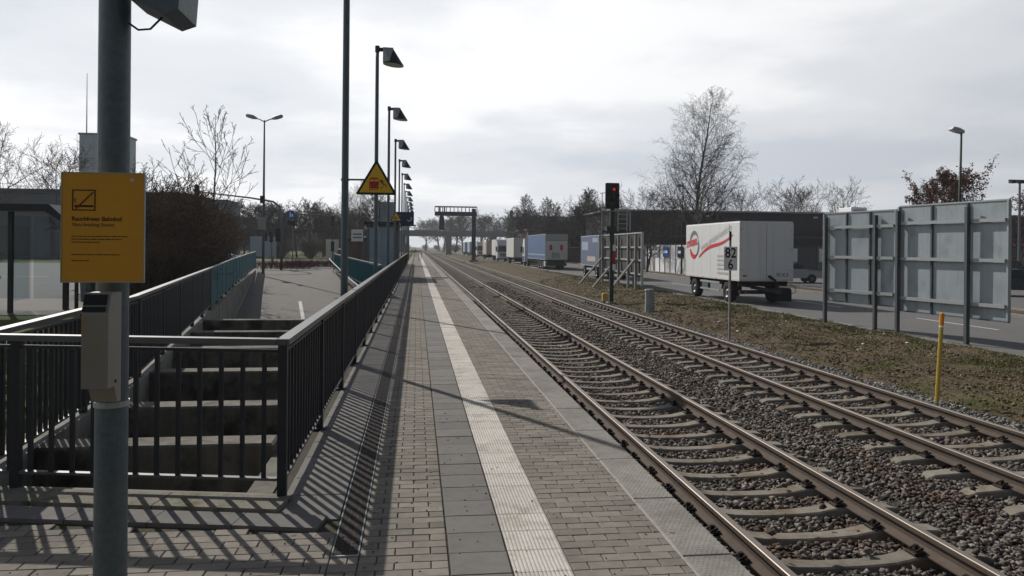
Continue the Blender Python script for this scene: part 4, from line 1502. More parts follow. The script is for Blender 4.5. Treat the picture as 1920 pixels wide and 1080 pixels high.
big_board('left one of the two large grey billboards seen from behind', [(13.35, 23.98), (13.84, 21.97)], (13.30, 24.15), (13.93, 21.30), 2.93, 0.10, 2)
big_board('right and nearer one of the two large grey billboards', [(13.98, 21.08), (14.33, 18.66)], (13.96, 21.15), (14.49, 17.60), 3.02, 0.0, 2)

bb = thing('strut_billboard', 'dark backed billboard held by slanting struts beside the red signal', 'billboard', (12.5, 47, -0.7))
A, B = Vector((0.55, 6.5, 0)), Vector((0.10, -4.2, 0))
d_ = (B - A).normalized()


def sbx(s0, s1, n0, n1, z0, z1):
    mb = MB()
    nn = Vector((-d_.y, d_.x, 0))
    if nn.x < 0:
        nn = -nn
    vs = []
    for z in (z0, z1):
        for s, n_ in ((s0, n0), (s1, n0), (s1, n1), (s0, n1)):
            q = A + d_ * s + nn * n_
            vs.append((q.x, q.y, z))
    return mb.add(vs, [(3, 2, 1, 0), (4, 5, 6, 7), (0, 1, 5, 4), (1, 2, 6, 5), (2, 3, 7, 6), (3, 0, 4, 7)])


ln = (B - A).length
for i in range(5):
    sbx(ln * i / 5 + 0.01, ln * (i + 1) / 5 - 0.01, 0.16, 0.20, 0.75, 3.3).build('panel_board', M['board_back'], bb)
sbx(0, ln, 0.12, 0.22, 3.3, 3.38).build('frame', M['galv_l'], bb)
sbx(ln, ln + 0.08, 0.08, 0.22, 0.3, 3.38).build('frame', M['galv_l'], bb)
for z in (0.95, 1.75, 2.5):
    sbx(0, ln, 0.08, 0.155, z - 0.05, z + 0.05).build('cross_rail', M['galv_l'], bb)
for s in (0.0, 3.6, 5.2, 7.9, ln - 0.9):
    sbx(s - 0.07, s + 0.07, -0.06, 0.075, -0.05, 3.25).build('post', M['wood'], bb)
for s in (0.2, 5.0, ln - 1.0):
    q = A + d_ * s
    MB().bar((q.x - 0.08, q.y, 1.75), (q.x - 2.2, q.y - 2.2, -0.05), 0.10, 0.10).build('strut', M['wood'], bb)
b2 = thing('side_billboard', 'narrow second billboard meeting the strut billboard in a vee', 'billboard', (13.0, 53.9, -0.7))
mx_ = Matrix.Rotation(R(-55), 4, 'Z')
for i in range(3):
    MB().box(0.05 + i * 1.05, 1.08 + i * 1.05, 0.0, 0.05, 0.75, 3.3, mtx=mx_).build('panel_board', M['zinc_sheet'], b2)
MB().box(0.0, 3.25, -0.05, 0.08, 3.3, 3.4, mtx=mx_).build('frame', M['galv_l'], b2)
for x in (0.1, 3.1):
    MB().box(x - 0.06, x + 0.06, -0.15, -0.03, -0.05, 3.25, mtx=mx_).build('post', M['wood'], b2)
# ------------------------------------------------------------------ vehicles
def lathe_x(mb, prof, x0, y, z, n=18):
    """profile of (x, radius) revolved round an axis parallel to x"""
    vs, fs = [], []
    for px, r in prof:
        for k in range(n):
            a = 2 * math.pi * k / n
            vs.append((x0 + px, y + r * math.cos(a), z + r * math.sin(a)))
    for i in range(len(prof) - 1):
        for k in range(n):
            fs.append((i * n + k, i * n + (k + 1) % n, (i + 1) * n + (k + 1) % n, (i + 1) * n + k))
    return mb.add(vs, fs)


WH = {}


def wheel(parent, x, y, r=0.5, w=0.3, out=-1):
    k = (r, w, out)
    if k not in WH:
        t = MB()
        lathe_x(t, [(-w / 2, r * 0.55), (-w / 2, r * 0.9), (-w / 2 + 0.04, r), (w / 2 - 0.04, r), (w / 2, r * 0.9), (w / 2, r * 0.55)], 0, 0, 0)
        q = MB()
        s = out
        lathe_x(q, [(s * (w / 2 - 0.01), r * 0.56), (s * (w / 2 - 0.06), r * 0.5), (s * (w / 2 - 0.09), r * 0.25), (s * (w / 2 - 0.02), r * 0.2), (s * (w / 2 - 0.02), 0.001)], 0, 0, 0)
        mt = t.build('tyre', M['tyre'], None, smooth=True)
        mr = q.build('rim', M['rim'], None, smooth=True)
        WH[k] = (mt.data, mr.data)
        bpy.data.objects.remove(mt)
        bpy.data.objects.remove(mr)
    o = link('tyre', WH[k][0], parent, (x, y, r))
    o.name = 'wheel'
    link('rim', WH[k][1], o)
    return o


VX = 14.22


def body_box(root, w, y0, y1, z0, z1, m, trim=True, seams=True):
    MB().box(0, w, y0, y1, z0, z1, bev=0.03).build('body', m, root)
    if trim:
        for x in (-0.012, w - 0.06):
            MB().box(x, x + 0.072, y0 - 0.012, y0 + 0.05, z0, z1 - 0.03).build('corner_trim', M['galv_l'] if m != M['white'] else M['white'], root)
        t = MB()
        t.box(-0.012, w + 0.012, y0 - 0.012, y1, z0 - 0.08, z0 - 0.001)
        t.build('bottom_rail', M['galv_l'] if m != M['white'] else M['offwhite'], root)


def ymx(x, y, z):
    """local x -> -Y, local y -> Z, normal -> -X"""
    return Matrix(((0, 0, -1, x), (-1, 0, 0, y), (0, 1, 0, z), (0, 0, 0, 1)))


# -- nearest: white drawbar trailer with red and grey print
t1 = thing('cargo_trailer', 'white box trailer with red and grey lettering parked beyond the bank', 'trailer', (VX, 32.8, RZ), group='trucks and trailers parked along the road')
body_box(t1, 2.5, 0, 6.85, 1.10, 3.67, M['white'])
MB().box(0.02, 2.48, 0.02, 6.83, 3.672, 3.70).build('roof_sheet', M['white'], t1)
c = MB()
c.box(0.65, 0.80, 0.1, 6.8, 0.72, 1.0)
c.box(1.70, 1.85, 0.1, 6.8, 0.72, 1.0)
for y in (0.3, 2.2, 4.2, 6.4):
    c.box(0.1, 2.4, y, y + 0.12, 0.80, 1.018)
c.box(0.05, 2.45, 0.05, 0.17, 0.45, 0.62)
c.build('chassis', M['chassis'], t1)
for y in (1.55, 5.75):
    for x, s in ((0.22, -1), (2.28, 1)):
        wheel(t1, x, y, 0.48, 0.34, s)
for y in (1.55, 5.75):
    m_ = MB()
    for k in range(6):
        a0, a1 = R(10 + k * 27), R(10 + (k + 1) * 27)
        m_.add([(0.03, y + 0.58 * math.cos(a0), 0.48 + 0.56 * math.sin(a0)), (0.03, y + 0.58 * math.cos(a1), 0.48 + 0.56 * math.sin(a1)),
                (0.42, y + 0.58 * math.cos(a1), 0.48 + 0.56 * math.sin(a1)), (0.42, y + 0.58 * math.cos(a0), 0.48 + 0.56 * math.sin(a0))], [(0, 1, 2, 3)])
    m_.build('mudguard', M['chassis'], t1)
MB().box(0.05, 0.09, 2.4, 4.9, 0.80, 0.90).build('side_guard', M['galv_l'], t1)
MB().box(0.05, 0.09, 2.4, 4.9, 0.45, 0.53).build('side_guard', M['galv_l'], t1)
MB().box(0.07, 0.2, 3.9, 4.7, 0.42, 0.92).build('tool_box', M['galv'], t1)
MB().bar((1.9, 0.1, 0.9), (1.35, -0.06, 1.25), 0.12, 0.1).build('drawbar_stay', M['chassis'], t1)
d2 = MB()
d2.bar((0.7, 0.3, 0.75), (1.25, -1.5, 0.6), 0.12, 0.14)
d2.bar((1.8, 0.3, 0.75), (1.25, -1.5, 0.6), 0.12, 0.14)
d2.build('drawbar', M['chassis'], t1)
MB().box(1.7, 2.45, 0.0, 0.95, 0.12, 0.72, bev=0.06).build('spare_wheel_carrier', M['chassis'], t1)
MB().tube([(2.35, 0.0, 0.9), (2.55, -0.1, 0.8), (2.6, -0.1, 0.55), (2.4, 0.0, 0.45)], 0.018, 6).build('air_hose', M['black'], t1)
for x in (0.25, 2.2):
    MB().box(x, x + 0.16, 0.035, 0.049, 0.47, 0.58).build('tail_light', M['tail'], t1)
for k in range(1, 6):
    MB().box(-0.0035, -0.001, k * 1.14 - 0.012, k * 1.14 + 0.012, 1.12, 3.62).build('panel_seam', M['offwhite'], t1)
for k in range(4):
    MB().box(-0.02, -0.012, 0.9 + k * 1.7, 1.0 + k * 1.7, 1.04, 1.085).build('marker_lamp', M['orange_cap'], t1)
for x in (0.35, 0.95, 1.55, 2.15):
    MB().tube([(x, -0.03, 1.12), (x, -0.03, 3.6)], 0.018, 6).build('lock_rod', M['white'], t1)
MB().box(1.244, 1.256, -0.016, -0.013, 1.1, 3.64).build('door_gap', M['grey_logo'], t1)
for z in (1.5, 2.4, 3.3):
    for x in (0.02, 2.36):
        MB().box(x, x + 0.12, -0.024, -0.013, z, z + 0.06).build('hinge', M['offwhite'], t1)
XS = -0.016
# print on the side: ring, lettering, swoosh
CY, CZ = 5.62, 2.66


def arc(a0, a1, ry, rz, wd, taper=True):
    mb = MB()
    n = 18
    vs = []
    for k in range(n + 1):
        t = k / n
        a = R(lin(a0, a1, t))
        w = wd * (math.sin(math.pi * (0.12 + 0.88 * t)) if taper else 1)
        for q in (-w / 2, w / 2):
            vs.append((XS, CY - (ry + q) * math.cos(a), CZ + (rz + q) * math.sin(a)))
    return mb.add(vs, [(2 * k, 2 * k + 1, 2 * k + 3, 2 * k + 2) for k in range(n)])


arc(165, 20, 0.62, 0.62, 0.2).build('logo_arc', M['grey_logo'], t1)
arc(20, -75, 0.62, 0.62, 0.16).build('logo_arc', M['grey_logo'], t1)
arc(200, 310, 0.62, 0.62, 0.26).build('logo_arc', M['red_logo'], t1)
text_part('lettering', 'STRIEBEL', 0.42, ymx(XS - 0.004, 6.72, 2.50) @ Matrix.Rotation(R(7), 4, 'Z'), M['red_logo'], t1, 'LEFT', 0.012, 0.98)
sw = MB()
n = 22
vs = []
for k in range(n + 1):
    t = k / n
    y = lin(4.95, 0.72, t)
    z = 2.03 + 1.02 * (t * 1.05 + 0.10 * math.sin(t * 2 * math.pi)) + 0.06 * math.sin(math.pi * t)
    w = 0.05 + 0.10 * math.sin(math.pi * min(1, t * 0.9 + 0.1))
    vs += [(XS, y, z - w / 2), (XS, y, z + w / 2)]
sw.add(vs, [(2 * k, 2 * k + 2, 2 * k + 3, 2 * k + 1) for k in range(n)])
sw.build('swoosh', M['red_logo'], t1)
text_part('lettering', 'www.striebel-textil.de', 0.48, ymx(XS, 4.65, 2.36) @ Matrix.Rotation(R(14.5), 4, 'Z'), M['url_grey'], t1, 'LEFT', 0.0, 0.90, 0.15)
for k, l_ in enumerate((1.35, 1.2, 0.95, 1.1, 1.3)):
    MB().box(XS, XS + 0.003, 2.55 - l_, 2.55, 2.08 - k * 0.20, 2.17 - k * 0.20).build('print_row', M['url_grey'], t1)
text_part('lettering', 'FS 323', 0.22, Matrix.Translation((1.72, -0.016, 1.24)) @ Matrix.Rotation(R(90), 4, 'X'), M['grey_logo'], t1, 'LEFT', 0.004, 0.95)
MB().box(0.16, 0.34, -0.014, -0.010, 1.22, 1.30).build('plate', M['grey_logo'], t1)

# -- grey-blue curtain trailer behind the struts
t2 = thing('curtain_trailer', 'grey-blue curtain sided trailer behind the strut billboard', 'trailer', (VX, 59.4, RZ), group='trucks and trailers parked along the road')
body_box(t2, 2.5, 0, 6.8, 1.05, 3.45, M['greyblue_tarp'])
for k in range(9):
    MB().box(-0.006, 0.0, 0.4 + k * 0.75, 0.43 + k * 0.75, 1.05, 3.35).build('strap', M['cab_blue'], t2)
MB().box(-0.008, -0.001, 3.9, 6.3, 2.25, 2.95).build('print_block', M['light_tarp'], t2)
MB().box(-0.008, -0.001, 0.4, 2.3, 2.9, 3.25).build('print_block', M['light_tarp'], t2)
MB().box(-0.008, -0.001, 1.2, 4.2, 1.35, 1.75).build('print_block', M['tan'], t2)
MB().box(0.03, 2.47, -0.03, -0.002, 1.1, 2.95).build('rear_door', M['galv'], t2)
MB().box(0.0, 2.5, -0.04, 0.0, 3.0, 3.42).build('rear_header', M['black'], t2)
c = MB().box(0.3, 2.2, 0.1, 6.7, 0.6, 0.96)
c.build('chassis', M['chassis'], t2)
for y in (1.2, 5.6):
    for x, s in ((0.22, -1), (2.28, 1)):
        wheel(t2, x, y, 0.48, 0.34, s)
MB().box(0.04, 0.08, 2.2, 4.6, 0.62, 0.80).build('side_guard', M['galv_l'], t2)
MB().box(0.2, 2.3, -0.02, 0.1, 0.4, 0.58).build('bumper', M['chassis'], t2)

# -- blue semi-trailer with white rear and its tractor
t3 = thing('semi_trailer', 'blue curtain sided semi-trailer with white rear doors', 'trailer', (VX - 0.1, 84.3, RZ), group='trucks and trailers parked along the road')
body_box(t3, 2.5, 0, 13.4, 1.15, 3.95, M['blue_tarp'])
MB().box(0.04, 2.46, -0.05, -0.013, 1.15, 3.2).build('tail_lift', M['offwhite'], t3)
MB().box(0.0, 2.5, -0.03, -0.012, 3.25, 3.93).build('rear_header', M['galv_l'], t3)
for x in (0.45, 1.65):
    MB().box(x, x + 0.32, -0.056, -0.051, 2.15, 2.75).build('warning_panel', M['red_print'], t3)
MB().box(0.7, 1.6, -0.056, -0.051, 1.25, 1.9).build('lift_plate', M['zinc_sheet'], t3)
MB().box(-0.015, -0.001, 0.1, 13.3, 1.55, 1.68).build('side_stripe', M['light_tarp'], t3)
MB().box(0.3, 2.2, 0.1, 13.0, 0.65, 1.06).build('chassis', M['chassis'], t3)
for y in (2.3, 3.6, 4.9):
    for x, s in ((0.22, -1), (2.28, 1)):
        wheel(t3, x, y, 0.5, 0.36, s)
MB().box(0.08, 0.6, 0.7, 1.5, 0.35, 0.95).build('side_box', M['white'], t3)
MB().box(0.1, 2.4, -0.04, 0.08, 0.42, 0.75).build('bumper', M['chassis'], t3)


def cab(root, y0, front, m, w=2.5, h=3.55):
    """tractor cab occupying 2.2 m from y0; front = -1 faces the camera"""
    y1 = y0 + 2.2
    yf, yb = (y0, y1) if front < 0 else (y1, y0)
    s = -front
    pts = [(yf, 0.55), (yf, 1.5), (yf + 0.18 * s, 2.75), (yf + 0.75 * s, h), (yb, h), (yb, 0.55)]
    mb = MB()
    n = len(pts)
    for x in (0.0, w):
        mb.v += [(x, y, z) for y, z in pts]
    mb.f = [tuple(range(n)), tuple(range(2 * n - 1, n - 1, -1))] + [(i, i + n, (i + 1) % n + n, (i + 1) % n) for i in range(n)]
    mb.build('cab_body', m, root)
    e_ = -0.012 * s
    MB().add([(0.12, yf + 0.02 * s + e_, 1.62), (w - 0.12, yf + 0.02 * s + e_, 1.62), (w - 0.18, yf + 0.175 * s + e_, 2.7), (0.18, yf + 0.175 * s + e_, 2.7)], [(0, 1, 2, 3)]).build('windscreen', M['glass_dark'], root)
    gr = MB()
    for k in range(3):
        gr.box(0.45, w - 0.45, min(yf, yf + e_ * 2), max(yf, yf + e_ * 2), 0.85 + k * 0.2, 0.99 + k * 0.2)
    gr.build('grille', M['black'], root)
    for x in (0.1, w - 0.5):
        MB().box(x, x + 0.4, min(yf, yf + e_ * 2), max(yf, yf + e_ * 2), 0.62, 0.8).build('headlight', M['headlight'], root)
    MB().box(0.0, w, min(yf, yf + e_ * 6), max(yf, yf + e_ * 6), 0.32, 0.56).build('bumper', M['chassis'], root)
    MB().add([(-0.012, yf + 0.35 * s, 1.6), (-0.012, yf + 1.35 * s, 1.6), (-0.012, yf + 1.35 * s, 2.5), (-0.012, yf + 0.5 * s, 2.5)], [(0, 1, 2, 3)]).build('side_window', M['glass_dark'], root)
    for x in (-0.28, w + 0.06):
        MB().box(x, x + 0.22, yf + min(0.1 * s, 0.25 * s), yf + max(0.1 * s, 0.25 * s), 1.75, 2.55).build('mirror', M['black'], root)
    for x, q in ((0.2, -1), (w - 0.2, 1)):
        wheel(root, x, yf + 1.25 * s, 0.5, 0.34, q)


trac = thing('tractor_unit', 'white and blue tractor unit in front of the blue semi-trailer', 'truck', (VX - 0.1, 98.2, RZ), group='trucks and trailers parked along the road')
cab(trac, 2.6, 1, M['white'])
MB().box(0.5, 2.0, -0.6, 2.6, 0.6, 0.95).build('chassis', M['chassis'], trac)
for x, s in ((0.22, -1), (2.28, 1)):
    wheel(trac, x, 0.6, 0.5, 0.36, s)
MB().box(-0.012, -0.002, 2.9, 4.7, 0.6, 1.3).build('blue_panel', M['cab_blue'], trac)


def lorry(label, x, y, cabm, boxm, ln, facing=-1, h=3.7):
    root = thing('lorry', label, 'truck', (x, y, RZ), group='trucks and trailers parked along the road')
    if facing < 0:
        cab(root, 0, -1, cabm)
        y0 = 2.5
    else:
        y0 = 0
    body_box(root, 2.5, y0, y0 + ln, 1.05, h, boxm)
    MB().box(0.4, 2.1, 0.5, y0 + ln - 0.2, 0.55, 0.96).build('chassis', M['chassis'], root)
    for yy_ in (y0 + ln - 1.6, y0 + ln - 2.9):
        for xx, s in ((0.22, -1), (2.28, 1)):
            wheel(root, xx, yy_, 0.5, 0.36, s)
    if facing > 0:
        MB().box(0.1, 2.4, -0.03, 0.1, 0.4, 0.7).build('bumper', M['chassis'], root)
        MB().box(0.06, 1.22, -0.03, -0.013, 1.1, h - 0.15).build('rear_door', boxm, root)
        MB().box(1.28, 2.44, -0.03, -0.013, 1.1, h - 0.15).build('rear_door', boxm, root)
    return root


lorry('pale grey box trailer just beyond the blue semi-trailer', VX - 0.45, 109.5, M['white'], M['offwhite'], 9.0, 1, 3.8)
lorry('white lorry facing the camera with dark windscreen, right of the gantry mast', VX - 0.55, 131.0, M['white'], M['offwhite'], 7.5, -1, 3.75)
lorry('tan box trailer between the gantry mast and the white lorry', VX - 0.55, 152.0, M['white'], M['tan'], 8.5, 1, 3.6)
lorry('small white lorry facing the camera, left of the gantry mast', VX - 0.4, 178.0, M['white'], M['offwhite'], 7.0, -1, 3.6)
lorry('pale blue box lorry near the bridge, nearer of two', VX - 0.3, 204.0, M['cab_blue'], M['light_tarp'], 9.0, 1, 3.8)
lorry('pale blue box lorry near the bridge, farther of two', VX - 0.3, 224.0, M['cab_blue'], M['light_tarp'], 9.0, 1, 3.8)
dpx = thing('skip_container', 'low beige skip container beside the pale grey trailer', 'skip', (17.6, 118, RZ))
sk = MB().prism([(0.0, 0.1), (0.3, 0.1), (3.6, 0.1), (4.2, 1.9), (-0.6, 1.9)], 2.2, Matrix.Identity(4))
sk.build('tub', M['tan'], dpx)
MB().box(-0.65, 4.25, -0.06, 0.0, 1.85, 1.98).build('rim', M['offwhite'], dpx)
def car(label, loc, rz, m, h=1.5):
    root = thing('parked_car', label, 'car', loc, rz, 'parked cars')
    prof = [(-2.1, 0.35), (-2.15, 0.75), (-1.95, 0.92), (-0.95, 1.0), (-0.35, h * 0.97), (0.95, h), (1.75, 1.05), (2.1, 0.98), (2.15, 0.5), (2.05, 0.35)]
    mb = MB()
    n = len(prof)
    vs = []
    for x, k in ((-0.80, 0), (-0.88, 1), (0.88, 1), (0.80, 0)):
        for (y, z) in prof:
            xx = x
            if z > 1.05:
                xx = x * 0.80
            vs.append((xx, y * (0.985 if k == 0 else 1), z))
    fs = []
    for r_ in range(3):
        for i in range(n):
            j = (i + 1) % n
            fs.append((r_ * n + i, r_ * n + j, (r_ + 1) * n + j, (r_ + 1) * n + i))
    fs += [tuple(range(n - 1, -1, -1)), tuple(range(3 * n, 4 * n))]
    mb.add(vs, fs)
    mb.build('body', m, root, smooth=False)
    for s in (-1, 1):
        MB().add([(s * 0.815, -0.85, 1.03), (s * 0.70, -0.32, h * 0.94), (s * 0.70, 0.9, h * 0.95), (s * 0.815, 1.5, 1.06)], [(0, 1, 2, 3)]).build('side_window', M['glass_dark'], root)
        for y in (-1.3, 1.3):
            wheel(root, s * 0.78, y, 0.32, 0.2, s)
    MB().add([(-0.74, -0.955, 1.03), (0.74, -0.955, 1.03), (0.64, -0.40, h * 0.95), (-0.64, -0.40, h * 0.95)], [(0, 1, 2, 3)]).build('windscreen', M['glass_dark'], root)
    MB().add([(-0.74, 1.77, 1.08), (0.74, 1.77, 1.08), (0.64, 1.02, h * 0.98), (-0.64, 1.02, h * 0.98)], [(0, 1, 2, 3)]).build('rear_window', M['glass_dark'], root)
    for x in (-0.7, 0.35):
        MB().box(x, x + 0.35, -2.165, -2.10, 0.62, 0.78).build('headlight', M['headlight'], root)
        MB().box(x, x + 0.35, 2.10, 2.165, 0.72, 0.9).build('tail_light', M['tail'], root)
    return root


car('dark car at the right frame edge, behind the right large billboard', (32.6, 39.0, RZ + 0.01), R(60), M['car_dark'])
car('dark van shaped car behind the other dark car at the right edge', (40.5, 48.5, RZ + 0.01), R(60), M['car_dark'], 1.85)
car('pale silver car peeking out right of the white trailer', (27.6, 54.5, RZ + 0.01), R(80), M['car_silver'])
car('blue car parked in the shade right of the blue semi-trailer', (26.8, 99.0, RZ + 0.01), R(10), M['cab_blue'], 1.7)
car('red car behind the right teal railing', (-5.55, 63.5, 0), R(4), M['car_red'])
car('silver car behind the right teal railing, right of the red car', (-3.9, 61.0, 0), R(-2), M['car_silver'])
car('silver car waiting beyond the thicket, by the tall street lamp', (-16.6, 66.0, 0), R(70), M['car_silver'])

# ------------------------------------------------------------------ street furniture
sl_ = thing('street_lamp', 'tall double armed street lamp above the ramp end', 'street lamp', (-9.45, 49.6, 0))
MB().tube([(0, 0, -0.05), (0, 0, 4), (0, 0, 9.5)], [0.09, 0.075, 0.045], 10).build('pole', M['galv'], sl_, smooth=True)
for s in (-1, 1):
    MB().tube([(0, 0, 9.4), (s * 0.3, 0, 9.55), (s * 0.55, 0, 9.62)], 0.035, 6).build('arm', M['galv'], sl_)
    hd = MB()
    hd.tube([(s * 0.45, 0, 9.60), (s * 0.7, 0, 9.68), (s * 1.05, 0, 9.78), (s * 1.12, 0, 9.78)], [0.06, 0.13, 0.12, 0.05], 8)
    hd.build('lamp_head', M['galv_l'], sl_, smooth=True)
MB().box(-0.32, 0.16, -0.12, -0.10, 2.7, 3.45).build('back_plate', M['galv_l'], sl_)
MB().box(-0.2, 0.1, -0.14, -0.12, 4.35, 4.8).build('signal_case', M['black'], sl_)

rl = thing('street_lamp', 'street lamp with tilted head above the right large billboard', 'street lamp', (27.85, 36.9, RZ))
MB().tube([(0, 0, 0), (0.02, 0, 4), (0.1, 0, 8.55)], [0.09, 0.075, 0.05], 8).build('pole', M['green_d'], rl, smooth=True)
hd = MB()
hd.prism([(-0.55, 8.72), (-0.25, 8.60), (0.15, 8.52), (0.17, 8.66), (-0.1, 8.80), (-0.42, 8.86)], 0.34, Matrix.Translation((0, -0.17, 0)))
hd.build('lamp_head', M['galv_l'], rl)
MB().add([(-0.5, -0.12, 8.70), (-0.25, -0.12, 8.592), (-0.25, 0.12, 8.592), (-0.5, 0.12, 8.70)], [(0, 1, 2, 3)]).build('lamp_glass', M['headlight'], rl)
copy_tree(rl, (24.3, 69.0, RZ), 0, 'street lamp standing in front of the tall birch', scale=(0.95, 0.95, 0.95))
fl = thing('floodlight_mast', 'floodlight mast at the right edge of the picture', 'floodlight', (44.6, 52.6, RZ))
MB().tube([(0, 0, 0), (0, 0, 7.8)], [0.11, 0.07], 8).build('pole', M['galv'], fl)
MB().box(-0.9, 0.9, -0.05, 0.05, 7.7, 7.8).build('cross_arm', M['galv'], fl)
for x in (-0.7, 0.0, 0.7):
    MB().box(x - 0.22, x + 0.22, -0.3, 0.0, 7.52, 7.698).build('lamp_head', M['steel_d'], fl)
sl3 = thing('street_lamp', 'far dark street lamp before the bare trees at upper left', 'street lamp', (-46.0, 74.0, 0))
MB().tube([(0, 0, 0), (0, 0, 9.2)], [0.1, 0.06], 6).build('pole', M['steel_d'], sl3)
MB().box(-0.1, 1.2, -0.15, 0.15, 9.2, 9.4).build('lamp_head', M['steel_d'], sl3)


def traffic_head(parent, x, y, z, s=1.0):
    o = MB().box(x - 0.16 * s, x + 0.16 * s, y - 0.1, y + 0.1, z, z + 0.95 * s, bev=0.03).build('signal_case', M['black'], parent)
    for k in range(3):
        MB().tube([(x, y - 0.101, z + (0.16 + k * 0.31) * s), (x, y - 0.15, z + (0.16 + k * 0.31) * s)], 0.10 * s, 10).build('lens', M['glass_dark'], o)


tl = thing('traffic_light', 'traffic light mast with long curved arm over the thicket', 'traffic light', (-9.6, 57.0, 0))
MB().tube([(0, 0, -0.05), (0, 0, 3.9), (-0.15, 0, 4.5), (-0.6, 0, 4.85), (-2.2, 0, 5.1), (-5.9, 0, 5.5)], [0.09, 0.08, 0.075, 0.07, 0.06, 0.05], 8).build('mast', M['galv'], tl, smooth=True)
traffic_head(tl, -5.85, 0, 5.0)
traffic_head(tl, -0.25, 0, 2.0)
tl2 = thing('traffic_light', 'traffic light with straight arm left of the lamp posts', 'traffic light', (-8.3, 76.0, 0))
MB().tube([(0.3, 0, -0.05), (0.3, 0, 4.6), (-4.6, 0, 4.8)], 0.06, 8).build('mast', M['steel_d'], tl2)
traffic_head(tl2, 0.3, -0.15, 3.6)
traffic_head(tl2, 0.3, -0.15, 1.2)
tl3 = thing('traffic_light', 'low traffic light beside the white billboard across the junction', 'traffic light', (-13.0, 72.0, 0))
MB().tube([(0, 0, -0.05), (0, 0, 3.0)], 0.06, 8).build('mast', M['galv'], tl3)
traffic_head(tl3, 0, -0.12, 2.0)
traffic_head(tl3, -0.45, -0.12, 2.1, 0.8)
bs = thing('road_sign', 'round blue footpath sign on a post before the far trees', 'sign', (-9.9, 64.0, 0))
MB().tube([(0, 0, -0.05), (0, 0, 4.55)], 0.045, 8).build('post', M['galv'], bs)
MB().tube([(-0.12, -0.06, 4.2), (-0.12, -0.08, 4.2)], 0.34, 24).build('disc', M['blue_sign'], bs)
pi_ = MB()
pi_.box(-0.26, -0.14, -0.085, -0.081, 4.02, 4.3)
pi_.box(-0.10, 0.03, -0.085, -0.081, 4.05, 4.25)
pi_.tube([(-0.2, -0.085, 4.36), (-0.2, -0.081, 4.36)], 0.05, 8)
pi_.build('pictogram', M['white_sign'], bs)
MB().box(-0.42, 0.18, -0.085, -0.06, 3.35, 3.7).build('lower_plate', M['black'], bs)
wbd = thing('advert_board', 'white upright advertising board across the junction', 'billboard', (-9.0, 84.0, 0))
MB().box(-0.55, 0.75, -0.1, 0.1, 0.2, 2.4, bev=0.03).build('board', M['offwhite'], wbd)
MB().box(-0.1, 0.1, -0.08, 0.08, -0.05, 0.2).build('foot', M['steel_d'], wbd)
wb2 = thing('advert_board', 'pale grey advertising board behind the curved traffic light', 'billboard', (-15.2, 80.0, 0))
MB().box(-1.3, 1.2, -0.1, 0.1, 0.6, 2.6, bev=0.03).build('board', M['light_tarp'], wb2)
for x in (-1.0, 0.9):
    MB().box(x - 0.06, x + 0.06, -0.06, 0.06, -0.05, 0.6).build('leg', M['steel_d'], wb2)

# bus shelter far left
bsx = thing('bus_shelter', 'dark framed glass bus shelter at the left edge', 'bus shelter', (-10.2, 21.0, -0.04))
for x in (-5.2, -2.6, 0.0):
    MB().box(x - 0.05, x + 0.05, -0.05, 0.05, 0, 2.579).build('post', M['steel_d'], bsx)
for x in (-5.2, 0.85):
    MB().box(x - 0.06, x + 0.06, 1.05, 1.17, 0, 2.578).build('post', M['steel_d'], bsx)
rf = MB().prism([(-6.0, 2.58), (0.95, 2.58), (1.55, 2.18), (1.6, 2.25), (1.05, 2.76), (-6.0, 2.76)], 1.7, Matrix.Translation((0, -0.35, 0)))
rf.build('roof', M['steel_d'], bsx)
for x0, x1 in ((-5.12, -2.68), (-2.52, -0.08)):
    MB().box(x0, x1, 1.1, 1.115, 0.3, 2.5).build('glass_pane', M['glass'], bsx)
MB().box(0.04, 0.84, 1.1, 1.115, 0.3, 2.5).build('glass_pane', M['glass'], bsx)
MB().box(-0.02, 0.0, 0.06, 1.04, 0.3, 2.5).build('glass_pane', M['glass'], bsx)
MB().box(-4.6, -1.0, 0.55, 0.95, 0.42, 0.47).build('bench', M['wood'], bsx)
bin_ = thing('litter_bin', 'grey litter bin half hidden behind the ashtray post', 'bin', (-8.55, 21.6, -0.04))
MB().tube([(0, 0, 0.25), (0, 0, 0.95)], [0.2, 0.23], 12).build('bucket', M['galv'], bin_)
MB().box(-0.35, -0.29, -0.05, 0.05, 0, 1.1).build('post', M['steel_d'], bin_)
isl = thing('traffic_island', 'low kerbed island with a small bush in the left street', 'island', (-23.5, 40.5, -0.04))
MB().box(-1.6, 2.8, -1.2, 1.2, 0, 0.14, bev=0.04).build('kerb', M['concrete'], isl)

# ------------------------------------------------------------------ buildings
hl = thing('dark_hall', 'long dark clad hall with pale lower wall behind the white trailer', 'building', (23.5, 92, RZ))
MB().box(0, 62, 0, 14, 3.05, 7.0).build('upper_wall', M['hall_dark'], hl)
MB().box(-0.3, 62.3, -0.4, 14.3, 7.0, 7.18).build('roof_edge', M['galv_l'], hl)
MB().box(0.3, 61.7, 0.5, 13.7, 0.0, 3.048).build('core_wall', M['hall_grey'], hl)
for k in range(11):
    x = 4.2 + k * 1.35
    if k < 6:
        MB().box(x, x + 1.27, 0.32, 0.48, 0.0, 2.9).build('wall_panel', M['white_sign'], hl)
        MB().box(x - 0.06, x - 0.01, 0.2, 0.34, 0.0, 3.0).build('mullion', M['steel_d'], hl)
for k in range(14):
    x = 17.5 + k * 3.1
    MB().box(x, x + 2.95, 0.3, 0.48, 0.0, 2.9).build('wall_panel', M['hall_grey'] if k % 3 else M['concrete'], hl)
MB().box(0.0, 62, -0.25, -0.02, 3.9, 4.1).build('cornice', M['hall_grey'], hl)
